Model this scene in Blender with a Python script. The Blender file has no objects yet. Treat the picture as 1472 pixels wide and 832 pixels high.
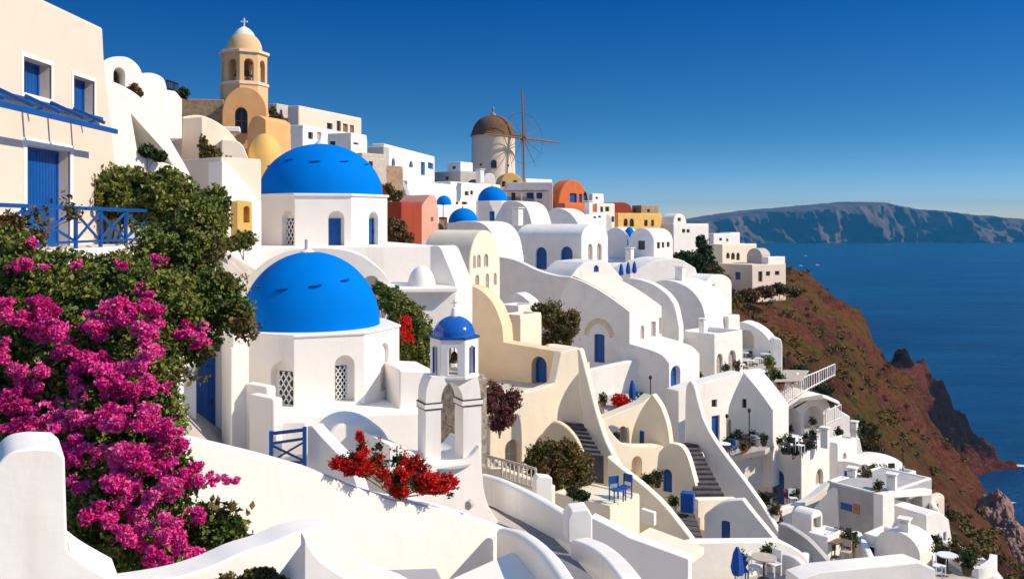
import bpy, bmesh, math, random
import numpy as np
from mathutils import Vector, Matrix
from mathutils.geometry import delaunay_2d_cdt
def _inside(p, poly):
    c = False; n = len(poly)
    for i in range(n):
        (x1, y1), (x2, y2) = poly[i], poly[(i+1) % n]
        if (y1 > p[1]) != (y2 > p[1]) and p[0] < (x2-x1)*(p[1]-y1)/(y2-y1)+x1: c = not c
    return c
def tess(loops):
    """constrained Delaunay triangles of an outline with holes, as triples of indices into the flattened loops"""
    flat = [p for l in loops for p in l]; ed = []; k = 0
    for l in loops:
        n = len(l); ed += [(k+i, k+(i+1) % n) for i in range(n)]; k += n
    vo, eo, fo, ov, oe, of = delaunay_2d_cdt([Vector(p) for p in flat], ed, [], 0, 1e-6)
    out = []
    for f in fo:
        c = (sum(vo[i].x for i in f)/3, sum(vo[i].y for i in f)/3)
        if not _inside(c, loops[0]) or any(_inside(c, h) for h in loops[1:]): continue
        if all(len(ov[i]) for i in f): out.append(tuple(ov[i][0] for i in f))
    return out
from mathutils import noise as mnoise
R = math.radians
random.seed(7)
scene = bpy.context.scene
COL = scene.collection

# ------------------------------------------------------------------ camera, world, sun, exposure
F, CX, HZ = 1300.0, 736.0, 320.0          # focal length, centre and eye level, in photograph pixels
cam = bpy.data.cameras.new('camera'); camo = bpy.data.objects.new('camera', cam); COL.objects.link(camo)
cam.sensor_width = 36; cam.lens = F/1472*36; cam.shift_y = -(416-HZ)/1472
cam.clip_start = .2; cam.clip_end = 60000
camo.location = (0, 0, 0); camo.rotation_euler = (R(90), 0, 0)
scene.camera = camo

SUN_AZ, SUN_EL = 80.0, 37.0               # azimuth measured from "towards the camera" to the right
sdir = Vector((math.sin(R(SUN_AZ))*math.cos(R(SUN_EL)), -math.cos(R(SUN_AZ))*math.cos(R(SUN_EL)), math.sin(R(SUN_EL))))
w = bpy.data.worlds.new('World'); scene.world = w; w.use_nodes = True
nt = w.node_tree; nt.nodes.clear()
wo = nt.nodes.new('ShaderNodeOutputWorld'); bg = nt.nodes.new('ShaderNodeBackground')
sky = nt.nodes.new('ShaderNodeTexSky'); sky.sky_type = 'NISHITA'; sky.sun_disc = False
sky.sun_elevation = R(SUN_EL); sky.sun_rotation = math.atan2(sdir.x, sdir.y)
sky.altitude = 100; sky.air_density = 1.0; sky.dust_density = 0.3; sky.ozone_density = 3.0
tc = nt.nodes.new('ShaderNodeTexCoord'); mp = nt.nodes.new('ShaderNodeMapping'); mp.vector_type = 'VECTOR'
mp.inputs['Scale'].default_value = (1, 1, 3.2)
nrm = nt.nodes.new('ShaderNodeVectorMath'); nrm.operation = 'NORMALIZE'
hs = nt.nodes.new('ShaderNodeHueSaturation'); hs.inputs['Saturation'].default_value = 1.25; hs.inputs['Value'].default_value = 1.0
nt.links.new(tc.outputs['Generated'], mp.inputs[0]); nt.links.new(mp.outputs[0], nrm.inputs[0])
nt.links.new(nrm.outputs[0], sky.inputs[0]); nt.links.new(sky.outputs[0], hs.inputs['Color'])
sp = nt.nodes.new('ShaderNodeSeparateXYZ'); nt.links.new(tc.outputs['Generated'], sp.inputs[0])
rp = nt.nodes.new('ShaderNodeValToRGB'); nt.links.new(sp.outputs[2], rp.inputs[0])
while len(rp.color_ramp.elements) < 4: rp.color_ramp.elements.new(.5)
for e_, (p_, c_) in zip(rp.color_ramp.elements, ((0, (1.12, .96, .93, 1)), (.092, (.44, .71, .75, 1)), (.25, (.0, .44, .79, 1)), (.55, (2.9, 2.08, 1.6, 1)))): e_.position = p_; e_.color = c_
ml = nt.nodes.new('ShaderNodeMixRGB'); ml.blend_type = 'MULTIPLY'; ml.inputs[0].default_value = 1
nt.links.new(hs.outputs[0], ml.inputs[1]); nt.links.new(rp.outputs[0], ml.inputs[2])
nt.links.new(ml.outputs[0], bg.inputs[0]); nt.links.new(bg.outputs[0], wo.inputs[0])
bg.inputs['Strength'].default_value = 0.14
sl = bpy.data.lights.new('sun', 'SUN'); sl.energy = 4.4; sl.angle = R(.55); sl.color = (1, .87, .69)
so = bpy.data.objects.new('sun', sl); COL.objects.link(so); so.rotation_euler = sdir.to_track_quat('Z', 'Y').to_euler()
vs = scene.view_settings; vs.view_transform = 'Standard'; vs.look = 'None'; vs.exposure = 0.27; vs.gamma = 1
vs.use_curve_mapping = False
scene.cycles.max_bounces = 7; scene.cycles.diffuse_bounces = 5; scene.cycles.volume_bounces = 0
scene.cycles.use_denoising = True

# ------------------------------------------------------------------ geometry helpers
def P(px, py, Y): return Vector(((px-CX)/F*Y, Y, (HZ-py)/F*Y))
def ray(px, py): return Vector(((px-CX)/F, 1.0, (HZ-py)/F))
UP = Vector((0, 0, 1))
class Pl:
    """a vertical plane: through the sight line of photo column px at depth Y, facing azimuth az"""
    def __init__(s, px=None, Y=None, az=0, o=None, n=None, t=None):
        if o is None:
            a = R(az); s.o = Vector(((px-CX)/F*Y, Y, 0))
            s.n = Vector((math.sin(a), -math.cos(a), 0)); s.t = Vector((math.cos(a), math.sin(a), 0)); s.b = UP
        else:
            s.o, s.n, s.t = o, n, t; s.b = n.cross(t)
    def hit(s, px, py):
        d = ray(px, py); return d*(s.o.dot(s.n)/d.dot(s.n))
    def uv(s, px, py):
        q = s.hit(px, py)-s.o; return (q.dot(s.t), q.dot(s.b))
    def pt(s, u, v, d=0.0): return s.o+s.t*u+s.b*v-s.n*d
def plane_of(pts):
    n = Vector((0, 0, 0)); m = len(pts)
    for i in range(m):
        a, b = pts[i], pts[(i+1) % m]
        n += Vector(((a.y-b.y)*(a.z+b.z), (a.z-b.z)*(a.x+b.x), (a.x-b.x)*(a.y+b.y)))
    n.normalize()
    t = UP.cross(n)
    t = t.normalized() if t.length > 1e-3 else Vector((1, 0, 0))
    return Pl(o=pts[0].copy(), n=n, t=t)
def crom(pts, k=6):
    """(x, y) is a corner, (x, y, 1) a smooth point: Catmull-Rom between them"""
    n = len(pts); out = []
    for i in range(n):
        a, b = pts[i], pts[(i+1) % n]
        out.append((a[0], a[1]))
        if len(a) > 2 or len(b) > 2:
            p0 = pts[i-1] if len(a) > 2 else a
            p3 = pts[(i+2) % n] if len(b) > 2 else b
            for j in range(1, k):
                t = j/k
                f = lambda c: .5*((2*a[c])+(-p0[c]+b[c])*t+(2*p0[c]-5*a[c]+4*b[c]-p3[c])*t*t+(-p0[c]+3*a[c]-3*b[c]+p3[c])*t**3)
                out.append((f(0), f(1)))
    return out
def arch_uv(u0, v0, u1, v1, arch, n=8):
    """outline of an opening, counter-clockwise"""
    if not arch: return [(u0, v0), (u1, v0), (u1, v1), (u0, v1)]
    r = (u1-u0)/2; h = min(abs(r)*arch, (v1-v0)*.9); pts = [(u0, v0), (u1, v0)]
    for i in range(n+1):
        a = math.pi*i/n; pts.append((u0+r+r*math.cos(a), v1-h+h*math.sin(a)))
    return pts
def area(p): return sum(p[i][0]*p[(i+1) % len(p)][1]-p[(i+1) % len(p)][0]*p[i][1] for i in range(len(p)))/2

# ------------------------------------------------------------------ objects
def lab(o, label=None, cat=None, group=None, kind=None):
    if label: o['label'] = label
    if cat: o['category'] = cat
    if group: o['group'] = group
    if kind or cat: o['kind'] = kind or 'thing'
    return o
def thing(name, label, cat, loc, group=None):
    o = bpy.data.objects.new(name, None); COL.objects.link(o); o.location = loc; o.empty_display_size = .2
    return lab(o, label, cat, group)
def root_loc(o):
    while o.parent: o = o.parent
    return o.location.copy()
def link(name, me, mat, parent=None, bevel=0, segs=2, sharp=35, loc=None):
    """world-space mesh -> ONE object; verts are shifted to its thing's origin"""
    if isinstance(me, bmesh.types.BMesh):
        m = bpy.data.meshes.new(name); me.to_mesh(m); me.free(); me = m
    off = root_loc(parent) if parent else (loc if loc is not None else None)
    if off is not None: me.transform(Matrix.Translation(-Vector(off)))
    o = bpy.data.objects.new(name, me); COL.objects.link(o)
    if parent: o.parent = parent
    elif off is not None: o.location = off
    me.materials.clear(); me.materials.append(mat)
    me.shade_smooth(); me.set_sharp_from_angle(angle=R(sharp))
    if bevel:
        b = o.modifiers.new('bevel', 'BEVEL'); b.width = bevel; b.segments = segs; b.limit_method = 'ANGLE'; b.angle_limit = R(40)
        b.use_clamp_overlap = True
        b.harden_normals = True
    return o
def bm_poly(bm, pts): return bm.faces.new([bm.verts.new(p) for p in pts])
def bm_box(bm, pl, u0, u1, v0, v1, d0, d1):
    c = [[[bm.verts.new(pl.pt(u, v, d)) for d in (d0, d1)] for v in (v0, v1)] for u in (u0, u1)]
    q = lambda *a: bm.faces.new(a)
    q(c[0][0][0], c[1][0][0], c[1][1][0], c[0][1][0]); q(c[0][0][1], c[0][1][1], c[1][1][1], c[1][0][1])
    q(c[0][0][0], c[0][1][0], c[0][1][1], c[0][0][1]); q(c[1][0][0], c[1][0][1], c[1][1][1], c[1][1][0])
    q(c[0][0][0], c[0][0][1], c[1][0][1], c[1][0][0]); q(c[0][1][0], c[1][1][0], c[1][1][1], c[0][1][1])
def bm_prism(bm, pl, uv, d0, d1):
    if area(uv) < 0: uv = uv[::-1]
    a = [bm.verts.new(pl.pt(u, v, d0)) for u, v in uv]; b = [bm.verts.new(pl.pt(u, v, d1)) for u, v in uv]
    bm.faces.new(a); bm.faces.new(b[::-1]); n = len(a)
    for i in range(n): bm.faces.new((a[i], b[i], b[(i+1) % n], a[(i+1) % n]))
def bm_tube(bm, pts, r, n=8, r2=None):
    rings = []; m = len(pts)
    for i, p in enumerate(pts):
        d = (pts[min(i+1, m-1)]-pts[max(i-1, 0)]).normalized()
        x = d.cross(UP if abs(d.z) < .9 else Vector((1, 0, 0))).normalized(); y = d.cross(x)
        rr = r if r2 is None else r+(r2-r)*i/max(m-1, 1)
        rings.append([bm.verts.new(p+x*rr*math.cos(6.2832*k/n)+y*rr*math.sin(6.2832*k/n)) for k in range(n)])
    for i in range(m-1):
        for k in range(n):
            bm.faces.new((rings[i][k], rings[i][(k+1) % n], rings[i+1][(k+1) % n], rings[i+1][k]))
    bm.faces.new(rings[0][::-1]); bm.faces.new(rings[-1])
def bm_lathe(bm, c, prof, n=24, a0=0, a1=360, ang=0):
    """prof: (radius, height) from the bottom up"""
    full = abs(a1-a0) >= 359.9; m = n if full else n+1; rings = []
    for r, h in prof:
        if r < 1e-4: rings.append([bm.verts.new(c+Vector((0, 0, h)))]); continue
        rings.append([bm.verts.new(c+Vector((r*math.cos(R(ang+a0+(a1-a0)*k/n)), r*math.sin(R(ang+a0+(a1-a0)*k/n)), h))) for k in range(m)])
    for i in range(len(rings)-1):
        A, B = rings[i], rings[i+1]
        for k in range(n):
            k2 = (k+1) % m if full else k+1
            if len(A) == 1 and len(B) == 1: continue
            if len(A) == 1: bm.faces.new((A[0], B[k2], B[k]))
            elif len(B) == 1: bm.faces.new((A[k], A[k2], B[0]))
            else: bm.faces.new((A[k], A[k2], B[k2], B[k]))
def dome_prof(r, h, n=12, base=0): return [(r*math.cos(math.pi/2*i/n), base+h*math.sin(math.pi/2*i/n)) for i in range(n+1)]

# ------------------------------------------------------------------ materials
def mat(name, col, rough=.85, var=.06, scale=1.2, bump=.02, bscale=6, stain=None, stain_amt=.0, spec=.3, metal=0, detail=6):
    m = bpy.data.materials.new(name); m.use_nodes = True; t = m.node_tree; b = t.nodes['Principled BSDF']
    b.inputs['Roughness'].default_value = rough; b.inputs['Metallic'].default_value = metal
    b.inputs['Specular IOR Level'].default_value = spec
    g = t.nodes.new('ShaderNodeNewGeometry')
    n1 = t.nodes.new('ShaderNodeTexNoise'); n1.inputs['Scale'].default_value = scale; n1.inputs['Detail'].default_value = detail
    t.links.new(g.outputs['Position'], n1.inputs['Vector'])
    cr = t.nodes.new('ShaderNodeValToRGB'); t.links.new(n1.outputs['Fac'], cr.inputs[0])
    cr.color_ramp.elements[0].position = .3; cr.color_ramp.elements[1].position = .7
    cr.color_ramp.elements[0].color = tuple(max(0, c*(1-var)) for c in col)+(1,)
    cr.color_ramp.elements[1].color = tuple(min(1, c*(1+var)) for c in col)+(1,)
    out = cr.outputs[0]
    if stain:
        n3 = t.nodes.new('ShaderNodeTexNoise'); n3.inputs['Scale'].default_value = scale*.7; n3.inputs['Detail'].default_value = 9
        n3.inputs['Roughness'].default_value = .7
        mpp = t.nodes.new('ShaderNodeMapping'); mpp.inputs['Scale'].default_value = (1.8, 1.8, .28); mpp.inputs['Location'].default_value = (3, 8, 1)
        t.links.new(g.outputs['Position'], mpp.inputs[0]); t.links.new(mpp.outputs[0], n3.inputs['Vector'])
        c3 = t.nodes.new('ShaderNodeValToRGB'); c3.color_ramp.elements[0].position = .56; c3.color_ramp.elements[1].position = .74
        c3.color_ramp.elements[1].color = (stain_amt,)*3+(1,)
        t.links.new(n3.outputs['Fac'], c3.inputs[0])
        mx = t.nodes.new('ShaderNodeMixRGB'); t.links.new(c3.outputs[0], mx.inputs[0]); t.links.new(out, mx.inputs[1])
        mx.inputs[2].default_value = tuple(stain)+(1,); out = mx.outputs[0]
    t.links.new(out, b.inputs['Base Color'])
    if bump:
        n2 = t.nodes.new('ShaderNodeTexNoise'); n2.inputs['Scale'].default_value = bscale; n2.inputs['Detail'].default_value = 8
        t.links.new(g.outputs['Position'], n2.inputs['Vector'])
        bp = t.nodes.new('ShaderNodeBump'); bp.inputs['Distance'].default_value = bump; bp.inputs['Strength'].default_value = .6
        t.links.new(n2.outputs['Fac'], bp.inputs['Height']); t.links.new(bp.outputs[0], b.inputs['Normal'])
    return m
M = {}
M['W'] = mat('whitewash', (.83, .785, .73), var=.05, bump=.03, bscale=2.2, stain=(.56, .50, .43), stain_amt=.4)
M['W2'] = mat('whitewash_smooth', (.84, .795, .74), var=.03, scale=.8, bump=.03, bscale=1.6, stain=(.60, .53, .45), stain_amt=.42)
M['C'] = mat('cream_plaster', (.83, .73, .57), var=.04, bump=.012, stain=(.62, .5, .36), stain_amt=.25)
M['C1'] = mat('pale_pink_plaster', (.73, .60, .49), var=.03, bump=.01, bscale=4, stain=(.66, .56, .46), stain_amt=.25)
M['T'] = mat('tan_plaster', (.76, .58, .38), var=.05, bump=.012, stain=(.6, .44, .27), stain_amt=.25)
M['O'] = mat('ochre_plaster', (.72, .39, .16), var=.08, bump=.015, stain=(.5, .28, .1), stain_amt=.4)
M['OR'] = mat('orange_plaster', (.56, .14, .038), var=.1, bump=.01, stain=(.5, .17, .06), stain_amt=.4)
M['RD'] = mat('red_plaster', (.30, .045, .02), var=.1, bump=.01, stain=(.35, .08, .04), stain_amt=.4)
M['PK'] = mat('salmon_plaster', (.72, .36, .27), var=.08, bump=.01)
M['YE'] = mat('yellow_plaster', (.74, .46, .14), var=.08, bump=.01, stain=(.55, .34, .12), stain_amt=.4)
M['BR'] = mat('brown_stone', (.34, .23, .15), var=.25, scale=3, bump=.04, bscale=5)
M['TC'] = mat('tower_plaster', (.70, .46, .24), var=.05, bump=.012, stain=(.55, .36, .2), stain_amt=.35)
M['RB'] = mat('rubble_stone', (.30, .25, .21), var=.55, scale=5, bump=.08, bscale=4, stain=(.12, .1, .09), stain_amt=.9)
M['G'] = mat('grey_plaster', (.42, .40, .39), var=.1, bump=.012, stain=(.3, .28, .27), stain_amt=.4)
M['BL'] = mat('blue_paint', (.002, .075, .30), rough=.45, var=.08, scale=4, bump=.004, bscale=14, spec=.4)
M['BD'] = mat('dome_blue', (.0, .17, .62), rough=.75, var=.05, scale=.9, bump=.006, bscale=4, spec=.02, stain=(.001, .22, .72), stain_amt=.4)
M['DK'] = mat('dark_glass', (.015, .018, .022), rough=.15, var=.3, scale=5, bump=0, spec=.5)
M['GS'] = mat('pane_reflection_grey', (.36, .31, .27), rough=.7, var=.12, scale=6, bump=.005)  # matte beige-grey stands in for reflections in the window glass
M['WD'] = mat('weathered_wood', (.22, .13, .07), rough=.8, var=.3, scale=8, bump=.01)
M['ST'] = mat('dark_stair_stone', (.095, .08, .082), rough=.9, var=.3, scale=3, bump=.015, bscale=10)
M['ROAD'] = mat('paved_lane', (.20, .19, .20), rough=.9, var=.15, scale=4, bump=.01, bscale=12)
M['MT'] = mat('dark_iron', (.05, .045, .04), rough=.6, var=.2, scale=8, bump=0, metal=.5)
M['BZ'] = mat('bronze', (.10, .07, .04), rough=.45, var=.2, scale=8, bump=0, metal=.8)
M['TH'] = mat('thatched_cap', (.16, .085, .045), rough=.95, var=.35, scale=5, bump=.06, bscale=9)
M['PB'] = mat('pale_stone', (.52, .46, .40), var=.12, scale=3, bump=.02, stain=(.33, .27, .22), stain_amt=.6)
M['WP'] = mat('white_paint', (.80, .80, .80), rough=.5, var=.02, bump=0)
M['TR'] = mat('terracotta', (.42, .17, .08), var=.15, scale=6, bump=.004)
M['LG'] = mat('pergola_mauve_floor_shade', (.45, .41, .42), var=.08, bump=.004)  # pergola's own mauve; also the shade painted into two small floors
M['CL'] = mat('cushion_blue', (.01, .07, .34), rough=.9, var=.12, scale=8, bump=.005)
M['AW'] = mat('canvas_beige', (.50, .42, .34), rough=.9, var=.12, scale=5, bump=.01)
M['PL'] = mat('pool_water', (.02, .22, .55), rough=.08, var=.15, scale=2, bump=.01, bscale=5, spec=.5)

# ------------------------------------------------------------------ openings
class Op:
    """an opening at photo pixels x0..x1, y0 (top)..y1 (bottom)"""
    def __init__(s, kind, x0, y0, x1, y1, arch=0, rd=None, m=None, trim=None, label=None, poly=None, inner=None):
        s.poly, s.inner = poly, inner
        s.kind, s.x0, s.y0, s.x1, s.y1, s.arch, s.rd, s.m, s.trim, s.label = kind, x0, y0, x1, y1, arch, rd, m, trim, label
        s.px = abs(y1-y0)
    def uvbox(s, pl):
        xm = (s.x0+s.x1)/2
        a = pl.uv(s.x0, (s.y0+s.y1)/2)[0]; b = pl.uv(s.x1, (s.y0+s.y1)/2)[0]
        v1 = pl.uv(xm, s.y0)[1]; v0 = pl.uv(xm, s.y1)[1]
        if a > b: a, b = b, a
        return a, v0, b, v1
def face_with_ops(bm, pts, ops, panels, mat_wall):
    """one flat wall of the body with real recessed openings"""
    pl = plane_of(pts)
    uv = [((p-pl.o).dot(pl.t), (p-pl.o).dot(pl.b)) for p in pts]
    if not ops:
        bm_poly(bm, pts); return
    loops = [uv]; metas = []
    umin = min(u for u, v in uv)+.02; umax = max(u for u, v in uv)-.02; vmin = min(v for u, v in uv)+.02; vmax = max(v for u, v in uv)-.02
    for o in ops:
        u0, v0, u1, v1 = o.uvbox(pl)
        u0, u1 = max(u0, umin), min(u1, umax); v0, v1 = max(v0, vmin), min(v1, vmax)
        if u1-u0 < .03 or v1-v0 < .03: continue
        h = arch_uv(u0, v0, u1, v1, o.arch)
        if o.poly:
            h = [pl.uv(*q) for q in o.poly]
            if area(h) < 0: h = h[::-1]
        loops.append(h); metas.append((o, h, (u0, v0, u1, v1)))
    flat = [p for l in loops for p in l]
    vs_ = [bm.verts.new(pl.pt(u, v)) for u, v in flat]
    for tri in tess(loops):
        a, b, c = tri
        A = (flat[b][0]-flat[a][0])*(flat[c][1]-flat[a][1])-(flat[c][0]-flat[a][0])*(flat[b][1]-flat[a][1])
        if abs(A) < 1e-9: continue
        if A < 0: b, c = c, b
        try: bm.faces.new((vs_[a], vs_[b], vs_[c]))
        except ValueError: pass
    k = len(uv); hl = bm.verts.layers.int.get('hole')
    for o, h, box in metas:
        n = len(h); W_, H_ = box[2]-box[0], box[3]-box[1]
        rd = o.rd if o.rd is not None else max(.08, min(.28, W_*.28))
        fr = vs_[k:k+n]; bk = [bm.verts.new(pl.pt(u, v, rd)) for u, v in h]; k += n
        for v_ in fr+bk: v_[hl] = 1
        for i in range(n): bm.faces.new((fr[(i+1) % n], fr[i], bk[i], bk[(i+1) % n]))
        bm.faces.new(bk)
        panels.append((pl, o, h, box, rd))
def inset_uv(h, d):
    cu = sum(p[0] for p in h)/len(h); cv = sum(p[1] for p in h)/len(h)
    w_ = max(p[0] for p in h)-min(p[0] for p in h); hh = max(p[1] for p in h)-min(p[1] for p in h)
    return [(cu+(u-cu)*(1-2*d/w_), cv+(v-cv)*(1-2*d/hh)) for u, v in h]
KINDS = {'door': ('door', 'BL'), 'shut': ('shutter', 'BL'), 'dark': ('window', 'DK'), 'grey': ('window', 'GS'), 'lattice': ('window', 'DK'), 'wood': ('door', 'WD'), 'bluewin': ('window', 'BL')}
def panel(parent, pl, o, h, box, rd):
    if o.inner:
        x0, y0, x1, y1, kd = o.inner; q = Op(kd, x0, y0, x1, y1); pb = Pl(o=pl.o-pl.n*rd, n=pl.n, t=pl.t)
        b_ = q.uvbox(pb); W2 = min(b_[2], box[2]-.02); b_ = (max(b_[0], box[0]+.01), max(b_[1], box[1]+.01), W2, min(b_[3], box[3]-.02))
        panel(parent, pl, q, arch_uv(*b_, 0), b_, rd+.02)
    if o.kind == 'niche': return
    nm, mk = KINDS[o.kind]; m_ = M[o.m] if o.m else M[mk]
    u0, v0, u1, v1 = box; W_, H_ = u1-u0, v1-v0
    big = o.px > 26; mid = o.px > 13
    bm = bmesh.new(); d0 = rd-.05
    if big and o.kind in ('door', 'wood', 'shut') and not o.arch:
        n = max(2, int(round(W_/.16))); g = .006
        for i in range(n): bm_box(bm, pl, u0+W_*i/n+g, u0+W_*(i+1)/n-g, v0+.01, v1-.01, d0+.012, rd-.004)
        bm_box(bm, pl, u0+.01, u1-.01, v0+.012, v1-.012, d0+.024, rd-.002)
    elif o.kind == 'lattice':
        bm_prism(bm, pl, inset_uv(h, .004), d0+.02, rd-.003)
    else:
        bm_prism(bm, pl, inset_uv(h, .004), d0, rd-.003)
    po = link(nm, bm, m_, parent)
    if o.label: po['label'] = o.label
    if o.kind == 'lattice':
        bm = bmesh.new(); n = 5; r = W_*.035; hh = W_
        def seg(a, b):
            dx, dy = b[0]-a[0], b[1]-a[1]; L = math.hypot(dx, dy); nx, ny = -dy/L*r, dx/L*r
            bm_prism(bm, pl, [(a[0]-nx, a[1]-ny), (b[0]-nx, b[1]-ny), (b[0]+nx, b[1]+ny), (a[0]+nx, a[1]+ny)], d0-.015, d0+.018)
        s_ = W_/2.6; vt = v1-.02; ub, ue = u0+.01, u1-.01
        c = -H_
        while c < W_+H_:
            for sg in (1, -1):
                # line v = v0 + sg*(1.5)*(u-u0-c)
                pts = []
                for u in (ub, ue):
                    v = v0+sg*1.5*(u-u0-c) + (0 if sg > 0 else 0)
                    pts.append((u, v))
                (ua, va), (uc, vc) = pts
                sl_ = (vc-va)/(uc-ua)
                lo, hi = v0+.02, vt
                if va < lo: ua, va = ua+(lo-va)/sl_, lo
                if va > hi: ua, va = ua+(hi-va)/sl_, hi
                if vc < lo: uc, vc = uc+(lo-vc)/sl_, lo
                if vc > hi: uc, vc = uc+(hi-vc)/sl_, hi
                if ub-.001 <= ua <= ue+.001 and ub-.001 <= uc <= ue+.001 and math.hypot(uc-ua, vc-va) > .05: seg((ua, va), (uc, vc))
            c += s_
        link('lattice', bm, M['WP'], po)
        return
    if mid:
        bm = bmesh.new(); fw = min(.07, W_*.12)
        if o.arch:
            inn = inset_uv(h, fw); out = inset_uv(h, .003); n = len(h)
            A = [bm.verts.new(pl.pt(u, v, d0-.02)) for u, v in out]; B = [bm.verts.new(pl.pt(u, v, d0-.02)) for u, v in inn]
            C_ = [bm.verts.new(pl.pt(u, v, d0+.005)) for u, v in inn]
            for i in range(n):
                j = (i+1) % n; bm.faces.new((A[i], A[j], B[j], B[i])); bm.faces.new((B[i], B[j], C_[j], C_[i]))
        else:
            bm_box(bm, pl, u0+.003, u0+fw, v0+.003, v1-.003, d0-.02, rd-.01); bm_box(bm, pl, u1-fw, u1-.003, v0+.003, v1-.003, d0-.02, rd-.01)
            bm_box(bm, pl, u0+fw, u1-fw, v1-fw, v1-.003, d0-.02, rd-.01); bm_box(bm, pl, u0+fw, u1-fw, v0+.003, v0+fw, d0-.02, rd-.01)
        if o.kind in ('dark', 'grey', 'shut', 'bluewin'):
            uc = (u0+u1)/2; bm_box(bm, pl, uc-fw*.35, uc+fw*.35, v0+fw, v1-fw, d0-.018, d0+.01)
            if H_ > W_*1.2 and big: bm_box(bm, pl, u0+fw, u1-fw, (v0+v1)/2-fw*.3, (v0+v1)/2+fw*.3, d0-.017, d0+.01)
        link('frame', bm, M[{'dark': 'WD', 'grey': 'PB'}.get(o.kind, o.m or mk)], po)
    if big and o.kind in ('door', 'wood'):
        bm = bmesh.new(); bm_box(bm, pl, u1-W_*.2, u1-W_*.2+.03, v0+H_*.45, v0+H_*.45+.14, d0-.06, d0-.02)
        link('handle', bm, M['MT'], po)
    if o.trim:
        bm = bmesh.new(); tw = o.trim; n = len(h); out = inset_uv(h, -tw)
        if not o.arch:  out = [(u0-tw, v0-(0 if o.kind == 'door' else tw)), (u1+tw, v0-(0 if o.kind == 'door' else tw)), (u1+tw, v1+tw), (u0-tw, v1+tw)]
        A = [bm.verts.new(pl.pt(u, v, -.03)) for u, v in out]; B = [bm.verts.new(pl.pt(u, v, -.03)) for u, v in h]
        A2 = [bm.verts.new(pl.pt(u, v, .01)) for u, v in out]; B2 = [bm.verts.new(pl.pt(u, v, .03)) for u, v in h]
        for i in range(n):
            j = (i+1) % n; bm.faces.new((A[i], A[j], B[j], B[i])); bm.faces.new((A2[i], A2[j], A[j], A[i])); bm.faces.new((B[i], B[j], B2[j], B2[i]))
        link('surround', bm, M['W2'], po, bevel=.008)
def body(name, faces, mat_, parent, bevel=.04, segs=2, sharp=35, loc=None):
    """faces: list of (pts, ops); returns the wall object, panels hung as its thing's children"""
    bm = bmesh.new(); panels = []; bm.verts.layers.int.new('hole')
    for pts, ops in faces: face_with_ops(bm, pts, ops, panels, mat_)
    bmesh.ops.remove_doubles(bm, verts=bm.verts, dist=2e-4)
    bmesh.ops.recalc_face_normals(bm, faces=bm.faces)
    if panels and bevel:
        hl = bm.verts.layers.int.get('hole'); wl_ = bm.edges.layers.float.new('bevel_weight_edge')
        for e in bm.edges:
            if len(e.link_faces) == 2 and not e.verts[0][hl] and not e.verts[1][hl] and e.calc_face_angle(0) > R(40): e[wl_] = 1.0
    o = link(name, bm, mat_, parent, bevel, segs, sharp, loc)
    if panels and bevel: o.modifiers['bevel'].limit_method = 'WEIGHT'; o.modifiers['bevel'].harden_normals = False
    for p in panels: panel(parent if parent else o, *p)
    return o
def prism_faces(pl, uv, depth, fops=(), sops=None, dirn=None):
    """profile uv (counter-clockwise from the front) on plane pl pushed back; sops {edge start index: [ops]}"""
    if area(uv) < 0: uv = uv[::-1]
    e = dirn*depth if dirn is not None else -pl.n*depth
    a = [pl.pt(u, v) for u, v in uv]; b = [p+e for p in a]; n = len(a)
    fs = [(a, list(fops)), (b[::-1], [])]
    for i in range(n):
        j = (i+1) % n
        fs.append(([a[j], a[i], b[i], b[j]], (sops or {}).get(i, [])))
    return fs

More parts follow.
